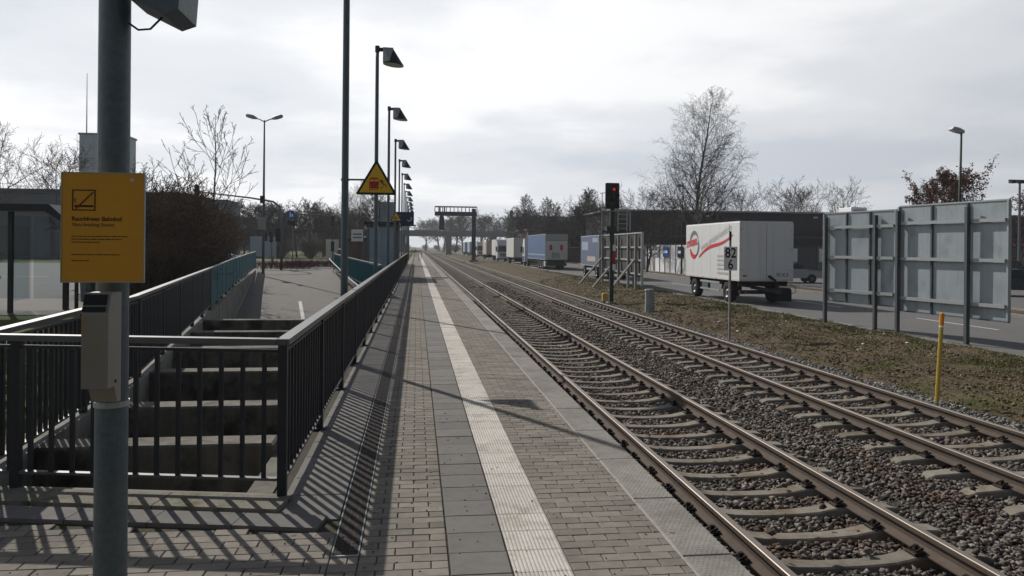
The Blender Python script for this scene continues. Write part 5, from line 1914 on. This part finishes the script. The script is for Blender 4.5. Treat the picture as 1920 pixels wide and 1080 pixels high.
for x, w_, mm in ((7.2, 0.9, 'white_sign'), (8.9, 1.9, 'blue_sign'), (10.9, 1.2, 'white_sign')):
    p_ = MB().box(x, x + w_, 0.24, 0.30, 1.5, 2.75).build('poster', M[mm], hl)
    MB().box(x + 0.15, x + w_ - 0.15, 0.225, 0.239, 1.9, 2.15).build('print', M['white_sign' if mm == 'blue_sign' else 'display_blue'], p_)
for x in (21.5, 27.0):
    p_ = MB().box(x, x + 2.6, 0.2, 0.28, 0.9, 2.6).build('poster', M['white_sign'], hl)
    MB().box(x + 0.4, x + 2.0, 0.185, 0.199, 1.5, 2.0).build('print', M['grey_logo'], p_)
for x in (12.0, 26.0, 40.0):
    MB().box(x, x + 0.5, -0.3, -0.05, 6.4, 6.6).build('wall_lamp', M['offwhite'], hl)
for x, w_, z1 in ((33.2, 2.2, 8.1), (46.0, 3.0, 9.3)):
    o = MB().box(x, x + w_, 3.5, 6.5, 7.18, z1, bev=0.05).build('rooftop_unit', M['white_sign'], hl)
    MB().box(x + 0.3, x + w_ - 0.3, 3.47, 3.495, 7.4, z1 - 0.3).build('louvre', M['galv_l'], o)
aw = thing('advert_wall', 'sunlit white panel wall with posters left of the white trailer', 'wall', (24.9, 69.0, RZ + 0.05))
for k in range(8):
    MB().box(0.0, 0.12, k * 1.65 + 0.05, k * 1.65 + 1.6, 0.0, 2.75).build('wall_panel', M['white_sign'] if k % 3 else M['offwhite'], aw)
    MB().box(-0.06, 0.1, k * 1.65 - 0.04, k * 1.65 + 0.045, 0.0, 2.85).build('post', M['wood'], aw)
for y_, w_, mm in ((1.0, 1.6, 'display_blue'), (5.3, 1.7, 'blue_sign'), (8.2, 2.6, 'galv_l')):
    p_ = MB().box(-0.09, -0.065, y_, y_ + w_, 1.55, 2.6).build('poster', M[mm], aw)
    MB().box(-0.095, -0.091, y_ + 0.2, y_ + w_ - 0.2, 1.95, 2.2).build('print', M['white_sign'], p_)
lb = thing('brick_building', 'low brown flat roofed building behind the grey-blue trailer', 'building', (18.5, 128, RZ))
MB().box(0, 16, 0, 14, 0, 5.3).build('wall', M['brick'], lb)
MB().box(-0.3, 16.3, -0.3, 14.3, 5.3, 5.55).build('roof', M['hall_grey'], lb)
for k in range(5):
    o = MB().box(1.2 + k * 3.0, 2.6 + k * 3.0, -0.03, -0.005, 2.6, 4.0).build('window', M['glass_dark'], lb)
    MB().box(1.1 + k * 3.0, 2.7 + k * 3.0, -0.08, -0.005, 2.48, 2.58).build('sill', M['offwhite'], o)
ob = thing('office_block', 'distant pale block beyond the road bridge', 'building', (46, 330, RZ))
MB().box(0, 26, 0, 18, 0, 15.5).build('wall', M['hall_blue'], ob)
MB().box(-0.4, 26.4, -0.4, 18.4, 15.5, 16).build('roof', M['hall_grey'], ob)
for r_ in range(4):
    for k in range(6):
        MB().box(1.5 + k * 4, 4.3 + k * 4, -0.05, -0.005, 2.0 + r_ * 3.4, 3.8 + r_ * 3.4).build('window', M['glass_dark'], ob)

tw = thing('silo_tower', 'tall pale blue windowless tower behind the orange notice', 'building', (-69.5, 170, 0))
MB().box(0, 8.4, 0, 8, 0, 24.3).build('wall', M['tower'], tw)
for k in range(3):
    MB().box(k * 2.8 + 0.03, k * 2.8 + 2.75, -0.12, -0.005, 0.5, 24.0).build('cladding_panel', M['tower'], tw)
MB().box(-0.2, 8.6, -0.2, 8.2, 24.3, 24.7).build('roof', M['hall_blue'], tw)
MB().tube([(0.6, 2, 24.7), (0.6, 2, 37.5)], [0.12, 0.05], 6).build('antenna_mast', M['steel_d'], tw)
MB().tube([(7.9, 2, 24.7), (7.9, 2, 28.5)], 0.12, 6).build('antenna_mast', M['steel_d'], tw)
for z in (26.4, 27.4):
    MB().box(7.5, 8.3, 1.7, 1.9, z, z + 0.9).build('antenna_panel', M['galv_l'], tw)
MB().box(3.8, 4.8, 1.5, 2.5, 24.7, 25.9).build('vent', M['steel_d'], tw)
MB().box(8.6, 9.3, 0, 2, 21.5, 24.2).build('antenna_cage', M['galv'], tw)
h1 = thing('low_hall', 'long dark low hall behind the bus shelter', 'building', (-105, 118, 0))
MB().box(0, 60, 0, 25, 0, 9.0).build('wall', M['hall_grey'], h1)
MB().box(-0.4, 60.4, -0.4, 25.4, 9.0, 9.5).build('roof', M['hall_dark'], h1)
MB().box(8, 24, 2, 20, 9.5, 13.2).build('upper_storey', M['hall_grey'], h1)
for k in range(9):
    MB().box(3 + k * 6.2, 7.2 + k * 6.2, -0.06, -0.005, 4.2, 6.2).build('window', M['glass_dark'], h1)
h2 = thing('blue_hall', 'broad blue-grey hall behind the thicket', 'building', (-58, 98, 0))
MB().box(0, 30, 0, 30, 0, 7.6).build('wall', M['hall_blue'], h2)
MB().box(-0.3, 30.3, -0.3, 30.3, 7.6, 8.0).build('roof', M['hall_dark'], h2)
for k in range(4):
    MB().box(2 + k * 6.4, 6 + k * 6.4, -0.06, -0.005, 0.3, 3.8).build('gate', M['hall_grey'], h2)
h3 = thing('yellow_building', 'small yellow flat building beside the tall street lamp', 'building', (-33.0, 122, 0))
MB().box(0, 4.2, 0, 8, 0, 8.3).build('wall', M['yellow_wall'], h3)
MB().box(-0.2, 4.4, -0.2, 8.2, 8.3, 8.6).build('roof', M['hall_dark'], h3)
for k in range(2):
    MB().box(0.5 + k * 1.8, 1.8 + k * 1.8, -0.04, -0.005, 5.8, 7.3).build('window', M['glass_dark'], h3)

# road bridge
br = thing('road_bridge', 'grey concrete road bridge crossing over the tracks in the distance', 'bridge', (0, 250, -0.8))
MB().box(-70, 95, 0, 9, 5.9, 7.5).build('deck', M['bridge'], br)
MB().box(-70, 95, -0.5, 0.0, 6.9, 7.75).build('edge_beam', M['bridge'], br)
for s in (-0.4,):
    MB().box(-70, 95, s, s + 0.08, 8.6, 8.72).build('parapet_rail', M['galv'], br)
    for k in range(70):
        MB().box(-70 + k * 2.36, -69.9 + k * 2.36, s, s + 0.08, 7.75, 8.6).build('parapet_post', M['galv'], br)
for x in (-4.8, 10.4, 25.0):
    MB().box(x - 0.9, x + 0.9, 1.0, 8.0, -0.1, 5.9).build('pier', M['bridge'], br)
em = MB()
for x0, x1, s in ((28, 95, 1), (-70, -9, -1)):
    xa, xb = (x0, x1) if s > 0 else (x1, x0)
    em.add([(xa, 0.6, 0.0), (xa + s * 9, 0.6, 5.85), (xb, 0.6, 5.85), (xb, 0.6, 0), (xa, 8.4, 0.0), (xa + s * 9, 8.4, 5.85), (xb, 8.4, 5.85), (xb, 8.4, 0)],
           [(0, 1, 2, 3), (4, 5, 6, 7), (0, 1, 5, 4), (1, 2, 6, 5)])
em.build('abutment', M['grass'], br)
# ------------------------------------------------------------------ trees


def grow(rng, out, p, d, L, r, lvl, P):
    n = P['seg'][lvl]
    pts, rad = [p.copy()], [r]
    step = L / n
    dirs = []
    for i in range(n):
        j = P['jit'][lvl]
        d = d + Vector((rng.gauss(0, j), rng.gauss(0, j), rng.gauss(0, j) + P['up'][lvl] * (1 if lvl < 2 else (i + 1) / n)))
        d.normalize()
        p = p + d * step
        pts.append(p.copy())
        dirs.append(d.copy())
        rad.append(max(P['rmin'], r * (1 - (i + 1) / n * P['tap'][lvl])))
    out[0 if lvl < P['trunk_lvls'] else 1].tube(pts, rad, P['sides'][lvl], cap=False)
    if lvl + 1 < len(P['seg']):
        k = P['kids'][lvl]
        k = max(1, int(k * (0.6 + 0.4 * min(1.3, L / P['lref'][lvl]))))
        az = rng.uniform(0, 6.28)
        for c in range(k):
            t = P['t0'][lvl] + (1 - P['t0'][lvl]) * (c + rng.uniform(0.1, 0.9)) / k
            t = min(t, 0.99)
            s = t * n
            i = min(int(s), n - 1)
            q = pts[i].lerp(pts[i + 1], s - i)
            dd = dirs[i]
            az += 2.399 + rng.gauss(0, 0.4)
            a = Vector((0, 0, 1)) if abs(dd.z) < 0.9 else Vector((1, 0, 0))
            u = dd.cross(a).normalized()
            v = dd.cross(u)
            side = u * math.cos(az) + v * math.sin(az)
            an = R(P['ang'][lvl] + rng.gauss(0, 8))
            nd = dd * math.cos(an) + side * math.sin(an)
            shape = P['shape'][lvl](t)
            nl = L * P['rat'][lvl] * shape * rng.uniform(0.75, 1.2)
            nr_ = max(P['rmin'], rad[i] * P['rr'][lvl] * (0.6 + 0.4 * shape))
            grow(rng, out, q, nd, nl, nr_, lvl + 1, P)


def make_tree(name, label, cat, loc, seed, H, r, P, mt, mc, rz=0, group=None, leaves=0, multi=1, spread=0.0):
    rng = random.Random(seed)
    out = [MB(), MB()]
    for k in range(multi):
        a = rng.uniform(0, 6.28)
        lean = spread * (rng.uniform(0.3, 1) if multi > 1 else 0.2)
        d = Vector((math.cos(a) * lean, math.sin(a) * lean, 1)).normalized()
        grow(rng, out, Vector((math.cos(a) * 0.12 * (multi > 1), math.sin(a) * 0.12 * (multi > 1), -0.15)), d, H * rng.uniform(0.8, 1) if multi > 1 else H, r, 0, P)
    root = thing(name, label, cat, loc, rz, group)
    if out[0].v:
        out[0].build('trunk', mt, root, smooth=True)
    o = out[1].build('crown', mc, root)
    if leaves:
        V = np.array(out[1].v)
        pick = V[np.random.RandomState(seed).randint(0, len(V), leaves)]
        rs = np.random.RandomState(seed + 1)
        c = pick + rs.normal(0, 0.12, (leaves, 3))
        u = rs.normal(size=(leaves, 3))
        u /= np.linalg.norm(u, axis=1)[:, None]
        w = np.cross(u, rs.normal(size=(leaves, 3)))
        w /= np.linalg.norm(w, axis=1)[:, None]
        s = rs.uniform(0.07, 0.14, (leaves, 1))
        Q = np.stack([c - u * s, c - w * s * 0.5, c + u * s, c + w * s * 0.5], 1).reshape(-1, 3)
        tag(np_mesh('leaves', Q, np.arange(leaves * 4).reshape(-1, 4), M['oak_leaf'], o), kind='stuff')
    return root


cone = lambda t: 1.25 * (1 - t) ** 0.75 + 0.12
flat = lambda t: 1 - 0.45 * t
dome = lambda t: 0.65 + 0.6 * math.sin(math.pi * min(1, t * 1.05)) - 0.35 * t
BIRCH = dict(seg=[14, 6, 4, 3], jit=[0.035, 0.10, 0.16, 0.20], up=[0.05, 0.11, 0.00, -0.30], tap=[0.96, 0.88, 0.8, 0.6], sides=[7, 4, 3, 3], kids=[58, 12, 9], lref=[1, 3, 1.2],
             t0=[0.20, 0.18, 0.15], ang=[52, 42, 45], rat=[0.36, 0.42, 0.55], rr=[0.36, 0.45, 0.6], shape=[cone, flat, flat], rmin=0.0058, trunk_lvls=2)
BARE = dict(seg=[8, 6, 5, 3], jit=[0.06, 0.10, 0.14, 0.18], up=[0.05, 0.10, 0.06, 0.03], tap=[0.93, 0.85, 0.8, 0.6], sides=[6, 4, 3, 3], kids=[16, 8, 7], lref=[1, 3, 1.5],
            t0=[0.24, 0.2, 0.15], ang=[48, 42, 40], rat=[0.55, 0.48, 0.5], rr=[0.5, 0.5, 0.6], shape=[dome, flat, flat], rmin=0.008, trunk_lvls=2)
SPARSE = dict(seg=[12, 8, 5, 3], jit=[0.02, 0.05, 0.09, 0.12], up=[0.05, 0.17, 0.10, 0.03], tap=[0.95, 0.85, 0.8, 0.6], sides=[6, 4, 3, 3], kids=[17, 6, 3], lref=[1, 3, 1.5],
              t0=[0.30, 0.2, 0.25], ang=[58, 36, 34], rat=[0.50, 0.38, 0.5], rr=[0.40, 0.55, 0.6], shape=[cone, flat, flat], rmin=0.011, trunk_lvls=2)
BUSH = dict(seg=[6, 5, 4, 3], jit=[0.10, 0.13, 0.18, 0.2], up=[0.03, 0.07, 0.03, 0.0], tap=[0.85, 0.8, 0.7, 0.5], sides=[4, 3, 3, 3], kids=[8, 8, 6], lref=[1, 1.5, 0.8],
            t0=[0.10, 0.12, 0.1], ang=[38, 40, 45], rat=[0.55, 0.52, 0.5], rr=[0.55, 0.6, 0.65], shape=[flat, flat, flat], rmin=0.0045, trunk_lvls=1)
FARB = dict(BIRCH, rmin=0.022, kids=[50, 10, 7])
FART = dict(BARE, rmin=0.026, kids=[20, 10, 8])
BEECH = dict(BARE, seg=[8, 6, 5, 4], kids=[18, 9, 7])

birch = make_tree('birch_tree', 'tall bare birch with fine drooping twigs behind the white trailer', 'tree', (21.2, 57.0, RZ), 3, 14.4, 0.22, BIRCH, M['birch_bark'], M['twig_b'])
# clump of birches beyond the blue semi-trailer
BG = 'bare birches beyond the parked trucks'
specs = [(22.5, 122, 0.70, 0.4), (25.8, 118, 0.78, 2.0), (19.0, 134, 0.80, 1.1), (28.2, 127, 0.86, 3.3), (30.6, 119, 0.74, 5.0), (23.6, 140, 0.80, 4.1), (29.2, 139, 0.74, 2.6), (33.5, 128, 0.80, 0.9)]
bl = ['bare birch in the roadside clump, directly above the blue semi-trailer', 'bare birch in the roadside clump, right of the blue semi-trailer top', 'bare birch in the roadside clump, left of the blue semi-trailer top',
      'tallest bare birch of the clump beyond the trucks', 'bare birch at the right side of the clump beyond the trucks', 'bare birch deep inside the clump beyond the trucks',
      'bare birch half hidden in the middle rear of the clump beyond the trucks', 'bare birch rightmost in the clump, next to the brown building']
for i, (x, y, s, rz_) in enumerate(specs):
    if i == 0:
        fbirch = make_tree('birch_tree', bl[0], 'tree', (x, y, RZ), 13, 13.4, 0.26, FARB, M['bark'], M['twig'], group=BG)
        fbirch.scale = (s, s, s)
    else:
        o = copy_tree(fbirch, (x, y, RZ), rz_, bl[i], scale=(s * 1.0, s * 1.0, s * 1.06))

bareA = make_tree('bare_tree', 'bare spreading tree at the right end behind the dark hall roof', 'tree', (46.0, 118, RZ), 21, 11.5, 0.24, dict(BARE, rmin=0.018), M['bark'], M['twig'], group='bare trees behind the dark hall')
bareB = make_tree('bare_tree', 'bare tree rising over the dark hall, just right of the birch', 'tree', (37.5, 126, RZ), 34, 11.0, 0.22, dict(BEECH, rmin=0.018), M['bark'], M['twig'], rz=1.2, group='bare trees behind the dark hall')
i = 0
for (x, y, s, rz_, src, lb_) in ((53.5, 122, 0.98, 0.5, bareB, 'second bare tree behind the hall roof, left of the large billboards'), (59, 116, 0.95, 2.2, bareA, 'bare tree above the left large billboard'),
                                 (63.5, 124, 1.08, 3.4, bareB, 'bare tree above the gap of the large billboards'), (69, 118, 1.0, 4.4, bareA, 'bare tree left of the brown leaved oak'),
                                 (84, 112, 1.1, 5.2, bareB, 'bare tree behind the floodlight mast at the right edge'), (31.5, 112, 0.55, 0.3, bareA, 'low bare tree in front of the hall, left of the birch trunk'),
                                 (41.5, 121, 0.85, 1.9, bareA, 'lower bare tree between the birch and the hall end')):
    copy_tree(src, (x, y, RZ), rz_, lb_, scale=(s, s, s))
    i += 1
# dark small trees before the hall
for i, (x, y, s, rz_) in enumerate(((23.2, 76, 0.50, 0.6), (24.4, 80, 0.52, 2.1), (36.5, 86, 0.52, 4.0))):
    copy_tree(bareB, (x, y, RZ), rz_, ['small dark tree right of the strut billboard, nearer of two', 'small dark tree right of the strut billboard, farther of two', 'small dark tree before the hall, right of the white trailer'][i],
              scale=(s * 1.3, s * 1.3, s))['group'] = 'small trees before the dark hall'
for i, (x, y, s, rz_) in enumerate(((22.9, 90, 0.58, 1.0), (22.7, 97, 0.66, 2.7), (22.6, 104, 0.70, 4.2))):
    copy_tree(bareB, (x, y, RZ), rz_, ['dark small tree at the left corner of the dark hall', 'dark small tree beside the end wall of the hall, middle of three', 'dark small tree beside the end wall of the hall, farthest of three'][i],
              scale=(s * 0.9, s * 0.9, s))['group'] = 'small trees before the dark hall'
oak = make_tree('oak_tree', 'oak still holding dry red-brown leaves above the right large billboard', 'tree', (46.5, 62.0, RZ), 5, 8.4, 0.2, dict(BARE, kids=[15, 8, 5]), M['bark'], M['twig'], leaves=9000)
copy_tree(oak, (57.5, 66.0, RZ), 2.0, 'smaller oak with dry red-brown leaves near the right edge', scale=(0.82, 0.82, 0.82))

# left: tall sparse tree over the thicket, bare trees, thicket
make_tree('sapling_tree', 'tall thin bare tree rising out of the left thicket', 'tree', (-9.45, 37.5, 0), 8, 7.9, 0.085, SPARSE, M['bark'], M['twig'])
bush = make_tree('bush', 'bare brown thicket bush nearest to the orange notice', 'bush', (-7.4, 16.5, 0), 55, 2.0, 0.028, BUSH, M['thicket'], M['thicket'], group='thicket beyond the left railing', multi=38, spread=0.7)
bush2 = make_tree('bush', 'second bare bush of the thicket, close to the black railing', 'bush', (-7.3, 19.6, 0), 77, 2.1, 0.028, BUSH, M['thicket'], M['thicket'], group='thicket beyond the left railing', multi=38, spread=0.65)
ZB = max(v.co.z for ch in bush.children for v in ch.data.vertices)
specs = [(-7.8, 24.6, 3.9), (-8.2, 26.2, 3.5), (-8.9, 27.9, 4.3), (-8.9, 29.9, 3.7), (-10.2, 31.0, 4.6), (-9.4, 33.0, 3.8), (-10.2, 35.2, 4.0), (-11.6, 36.6, 4.4),
         (-10.6, 38.6, 4.1), (-11.2, 41.2, 4.2), (-13.0, 42.5, 4.6), (-11.9, 44.4, 4.3), (-12.3, 47.4, 4.0)]
words = ['third', 'fourth', 'fifth', 'sixth', 'seventh', 'eighth', 'ninth', 'tenth', 'eleventh', 'twelfth', 'thirteenth', 'fourteenth', 'last']
for i, (x, y, h_) in enumerate(specs):
    s = h_ / ZB * rnd.uniform(0.86, 1.06)
    copy_tree(bush if i % 2 else bush2, (x, y, 0), rnd.uniform(0, 6.28), words[i] + ' bare bush of the thicket counted from the orange notice', scale=(s * 0.95, s * 0.95, s))
for o_, xy, h_ in ((bush, (-6.75, 21.2), 2.3), (bush2, (-7.35, 23.0), 3.1)):
    o_.location = (*xy, 0)
    o_.scale = (h_ / ZB * 0.95,) * 2 + (h_ / ZB,)
copy_tree(bush2, (-23.2, 40.6, 0.08), 1.0, 'small round bush on the kerbed island in the left street', scale=(0.42, 0.42, 0.36))['group'] = 'island planting'

LG = 'bare trees around the left hall'
bareL = make_tree('bare_tree', 'bare tree at the far left edge, above the bus shelter', 'tree', (-66, 92, 0), 41, 12.5, 0.22, dict(BARE, rmin=0.014), M['bark'], M['twig'], group=LG)
for i, (x, y, s, src) in enumerate(((-58.5, 96, 1.0, bareL), (-53.5, 90, 0.98, bareB), (-48.0, 95, 1.05, bareL), (-44.5, 101, 1.1, bareB), (-73, 97, 1.1, bareB))):
    c = copy_tree(src, (x, y, 0), i * 1.3, ['bare tree second from the left edge above the bus shelter', 'bare tree left of the pale tower', 'bare tree just before the pale tower', 'bare tree half behind the orange notice',
                                           'bare tree leftmost of all behind the bus shelter'][i], scale=(s, s, s))
    c['group'] = LG
FG = 'bare wood across the junction'
fw = ['leftmost', 'second from left', 'third from left', 'fourth from left', 'fifth from left', 'sixth from left', 'seventh from left', 'eighth from left', 'ninth from left', 'tenth from left', 'eleventh from left', 'rightmost']
ftree = make_tree('bare_tree', 'leftmost bare tree in the wood across the junction', 'tree', (-31, 118, 0), 61, 9.5, 0.24, FART, M['bark'], M['twig'], group=FG)
ftree.scale = (0.75, 0.75, 0.66)
xsf = np.linspace(-31, -10, 12)
for i, x in enumerate(xsf):
    if i == 0:
        continue
    y = 118 + 8 * math.sin(i * 2.3)
    s = 0.64 + 0.12 * math.sin(i * 1.7 + 0.5)
    copy_tree(ftree, (x * (y / 118), y, 0), i * 0.9, fw[i] + ' bare tree in the wood across the junction', scale=(s * 1.15, s * 1.15, s))
for i, x in enumerate(np.linspace(-42, -14, 10)):
    y = 150 + 8 * math.sin(i * 1.9)
    s = 0.80 + 0.12 * math.sin(i * 2.7)
    c = copy_tree(ftree, (x, y, 0), i * 1.3 + 0.4, ['first', 'second', 'third', 'fourth', 'fifth', 'sixth', 'seventh', 'eighth', 'ninth', 'tenth'][i] + ' tree from the left in the rear row of the far wood', scale=(s * 1.2, s * 1.2, s))
    c['group'] = 'rear row of the far wood'
for i, (x, y) in enumerate(((-33, 108), (-29, 110), (-25, 107), (-21.5, 110), (-18, 106), (-14.5, 109), (-11.5, 107))):
    c = copy_tree(bush, (x, y, 0), i * 1.1, ['leftmost', 'second', 'third', 'middle', 'fifth', 'sixth', 'rightmost'][i] + ' undergrowth bush at the foot of the far wood', scale=(1.5, 1.3, 1.25))
    c['group'] = 'undergrowth of the far wood'
for i, (x, y, s) in enumerate(((-5.2, 70, 0.52), (-4.0, 74, 0.58), (-6.4, 77, 0.50))):
    c = copy_tree((birch, fbirch, birch)[i], (x, y, 0), i * 2.0, ['bare tree between the second lamp post and the warning triangle', 'bare tree behind the warning triangle', 'bare tree left below the warning triangle'][i], scale=(s * 0.75, s * 0.75, s))
    c['group'] = 'bare trees behind the shelter'

# hedges across the ramp end
def hedge(label, pts, h, w, seed):
    rs = np.random.RandomState(seed)
    P_, tot = [], 0
    for (xa, ya), (xb, yb) in zip(pts, pts[1:]):
        n_ = int(math.hypot(xb - xa, yb - ya) * 520)
        t = rs.uniform(0, 1, n_)
        P_.append(np.stack([xa + (xb - xa) * t, ya + (yb - ya) * t], 1))
    P_ = np.concatenate(P_) + rs.normal(0, w * 0.45, (sum(map(len, P_)), 2))
    n_ = len(P_)
    root = thing('hedge', label, 'hedge', (pts[0][0], pts[0][1], 0), group='low hedges at the ramp end')
    z0 = rs.uniform(0, h * 0.55, n_)
    hh = rs.uniform(0.15, 0.45, n_) * h + 0.1
    base = np.column_stack([P_ - np.array(pts[0]), z0])
    a = rs.uniform(0, 6.28, n_)
    dx = np.stack([np.cos(a), np.sin(a), np.zeros(n_)], 1) * 0.012
    tip = base + np.column_stack([rs.normal(0, 0.12, (n_, 2)), hh])
    V = np.stack([base - dx, base + dx, tip], 1).reshape(-1, 3)
    tag(np_mesh('twigs', V, np.arange(n_ * 3).reshape(-1, 3), M['hedge_red'], root), kind='stuff')
    return root


hedge('low reddish hedge left of the ramp end, before the junction', [(-11.0, 56.5), (-7.6, 57.5)], 0.75, 0.9, 1)
hedge('long low dark red hedge across the end of the ramp', [(-10.0, 63.0), (-4.5, 62.0), (-3.0, 60.0)], 0.75, 0.9, 2)

# beyond the bridge and far right background
con = thing('conifer_tree', 'dark conifer by the pale block beyond the bridge', 'tree', (32.0, 262, 0))
MB().tube([(0, 0, -0.2), (0, 0, 13)], [0.3, 0.04], 6).build('trunk', M['bark'], con)
rs = np.random.RandomState(9)
n_ = 5000
zz = rs.uniform(0.06, 1, n_)
rr = (1 - zz) * 3.4 * np.sqrt(rs.uniform(0.1, 1, n_)) * (0.75 + 0.25 * np.sin(zz * 40))
aa = rs.uniform(0, 6.28, n_)
base = np.stack([rr * np.cos(aa), rr * np.sin(aa), zz * 14], 1)
u = rs.normal(0, 0.28, (n_, 3))
w = rs.normal(0, 0.28, (n_, 3))
tag(np_mesh('crown', np.stack([base, base + u, base + w], 1).reshape(-1, 3), np.arange(n_ * 3).reshape(-1, 3), M['conifer'], con), kind='stuff')
for i, (x, y, s) in enumerate(((18, 300, 1.5), (24, 290, 1.35), (28, 310, 1.5), (36, 285, 1.35), (41, 300, 1.7), (12, 345, 1.4), (5, 420, 1.6), (13, 450, 1.8), (-12, 380, 1.7), (20, 400, 1.8), (-22, 330, 1.5))):
    c = copy_tree(ftree, (x, y, -0.5), i * 1.7, ['leftmost of the three bare trees over the bridge parapet', 'middle one of the three bare trees over the bridge parapet', 'rightmost of the three bare trees over the bridge parapet',
        'bare tree left of the dark conifer beyond the bridge', 'broad bare tree beside the pale block beyond the bridge', 'bare tree seen under the bridge right of the tracks', 'hazy far bare tree at the end of the tracks',
        'hazy far bare tree under the bridge, right one', 'bare tree beyond the bridge left of the platform end', 'hazy bare tree under the bridge by the trucks', 'bare tree left of the tracks far beyond the lamp posts'][i], scale=(s * 1.3, s * 1.3, s * 0.95))
    c['group'] = 'far bare trees about the bridge'
for i in range(14):
    x, y = ((-16, 230), (-13, 210), (-10, 190), (-7, 170), (12, 300), (16, 320), (22, 330), (-5, 330), (6, 520), (14, 540), (-6, 470), (27, 342), (30, 240), (36, 236))[i]
    c = copy_tree(bush2, (x, y, -0.4), i, ['scrub bush left of the far platform, ' + w_ for w_ in ('farthest of four', 'third of four', 'second of four', 'nearest of four')][i] if i < 4 else
                  ['scrub under the bridge beside the right pier', 'scrub behind the right bridge pier', 'scrub between bridge pier and trucks', 'scrub under the bridge left of the tracks', 'hazy scrub where the tracks vanish',
                   'hazy scrub right of where the tracks vanish', 'hazy scrub left of where the tracks vanish', 'scrub behind the far lorries under the bridge', 'scrub at the right bridge slope, left one', 'scrub at the right bridge slope, right one'][i - 4],
                  scale=(1.9, 1.9, 1.6 if i > 3 else 1.0))
    c['group'] = 'scrub about the bridge'

# haze: thin even air over the whole place
hz = MB().box(-950, 950, -130, 2700, -4.0, 42.0)
hm = bpy.data.materials.new('haze_air')
hm.use_nodes = True
ht = hm.node_tree
ht.nodes.clear()
ho = ht.nodes.new('ShaderNodeOutputMaterial')
pv = ht.nodes.new('ShaderNodeVolumePrincipled')
pv.inputs['Color'].default_value = (0.86, 0.90, 0.96, 1)
pv.inputs['Density'].default_value = 0.00035
pv.inputs['Anisotropy'].default_value = 0.3
ht.links.new(pv.outputs[0], ho.inputs['Volume'])
tag(hz.build('haze', hm), 'thin pale haze in the air', 'haze', kind='stuff')
SC.cycles.volume_step_rate = 4.0
SC.cycles.volume_max_steps = 64
SC.cycles.volume_bounces = 0
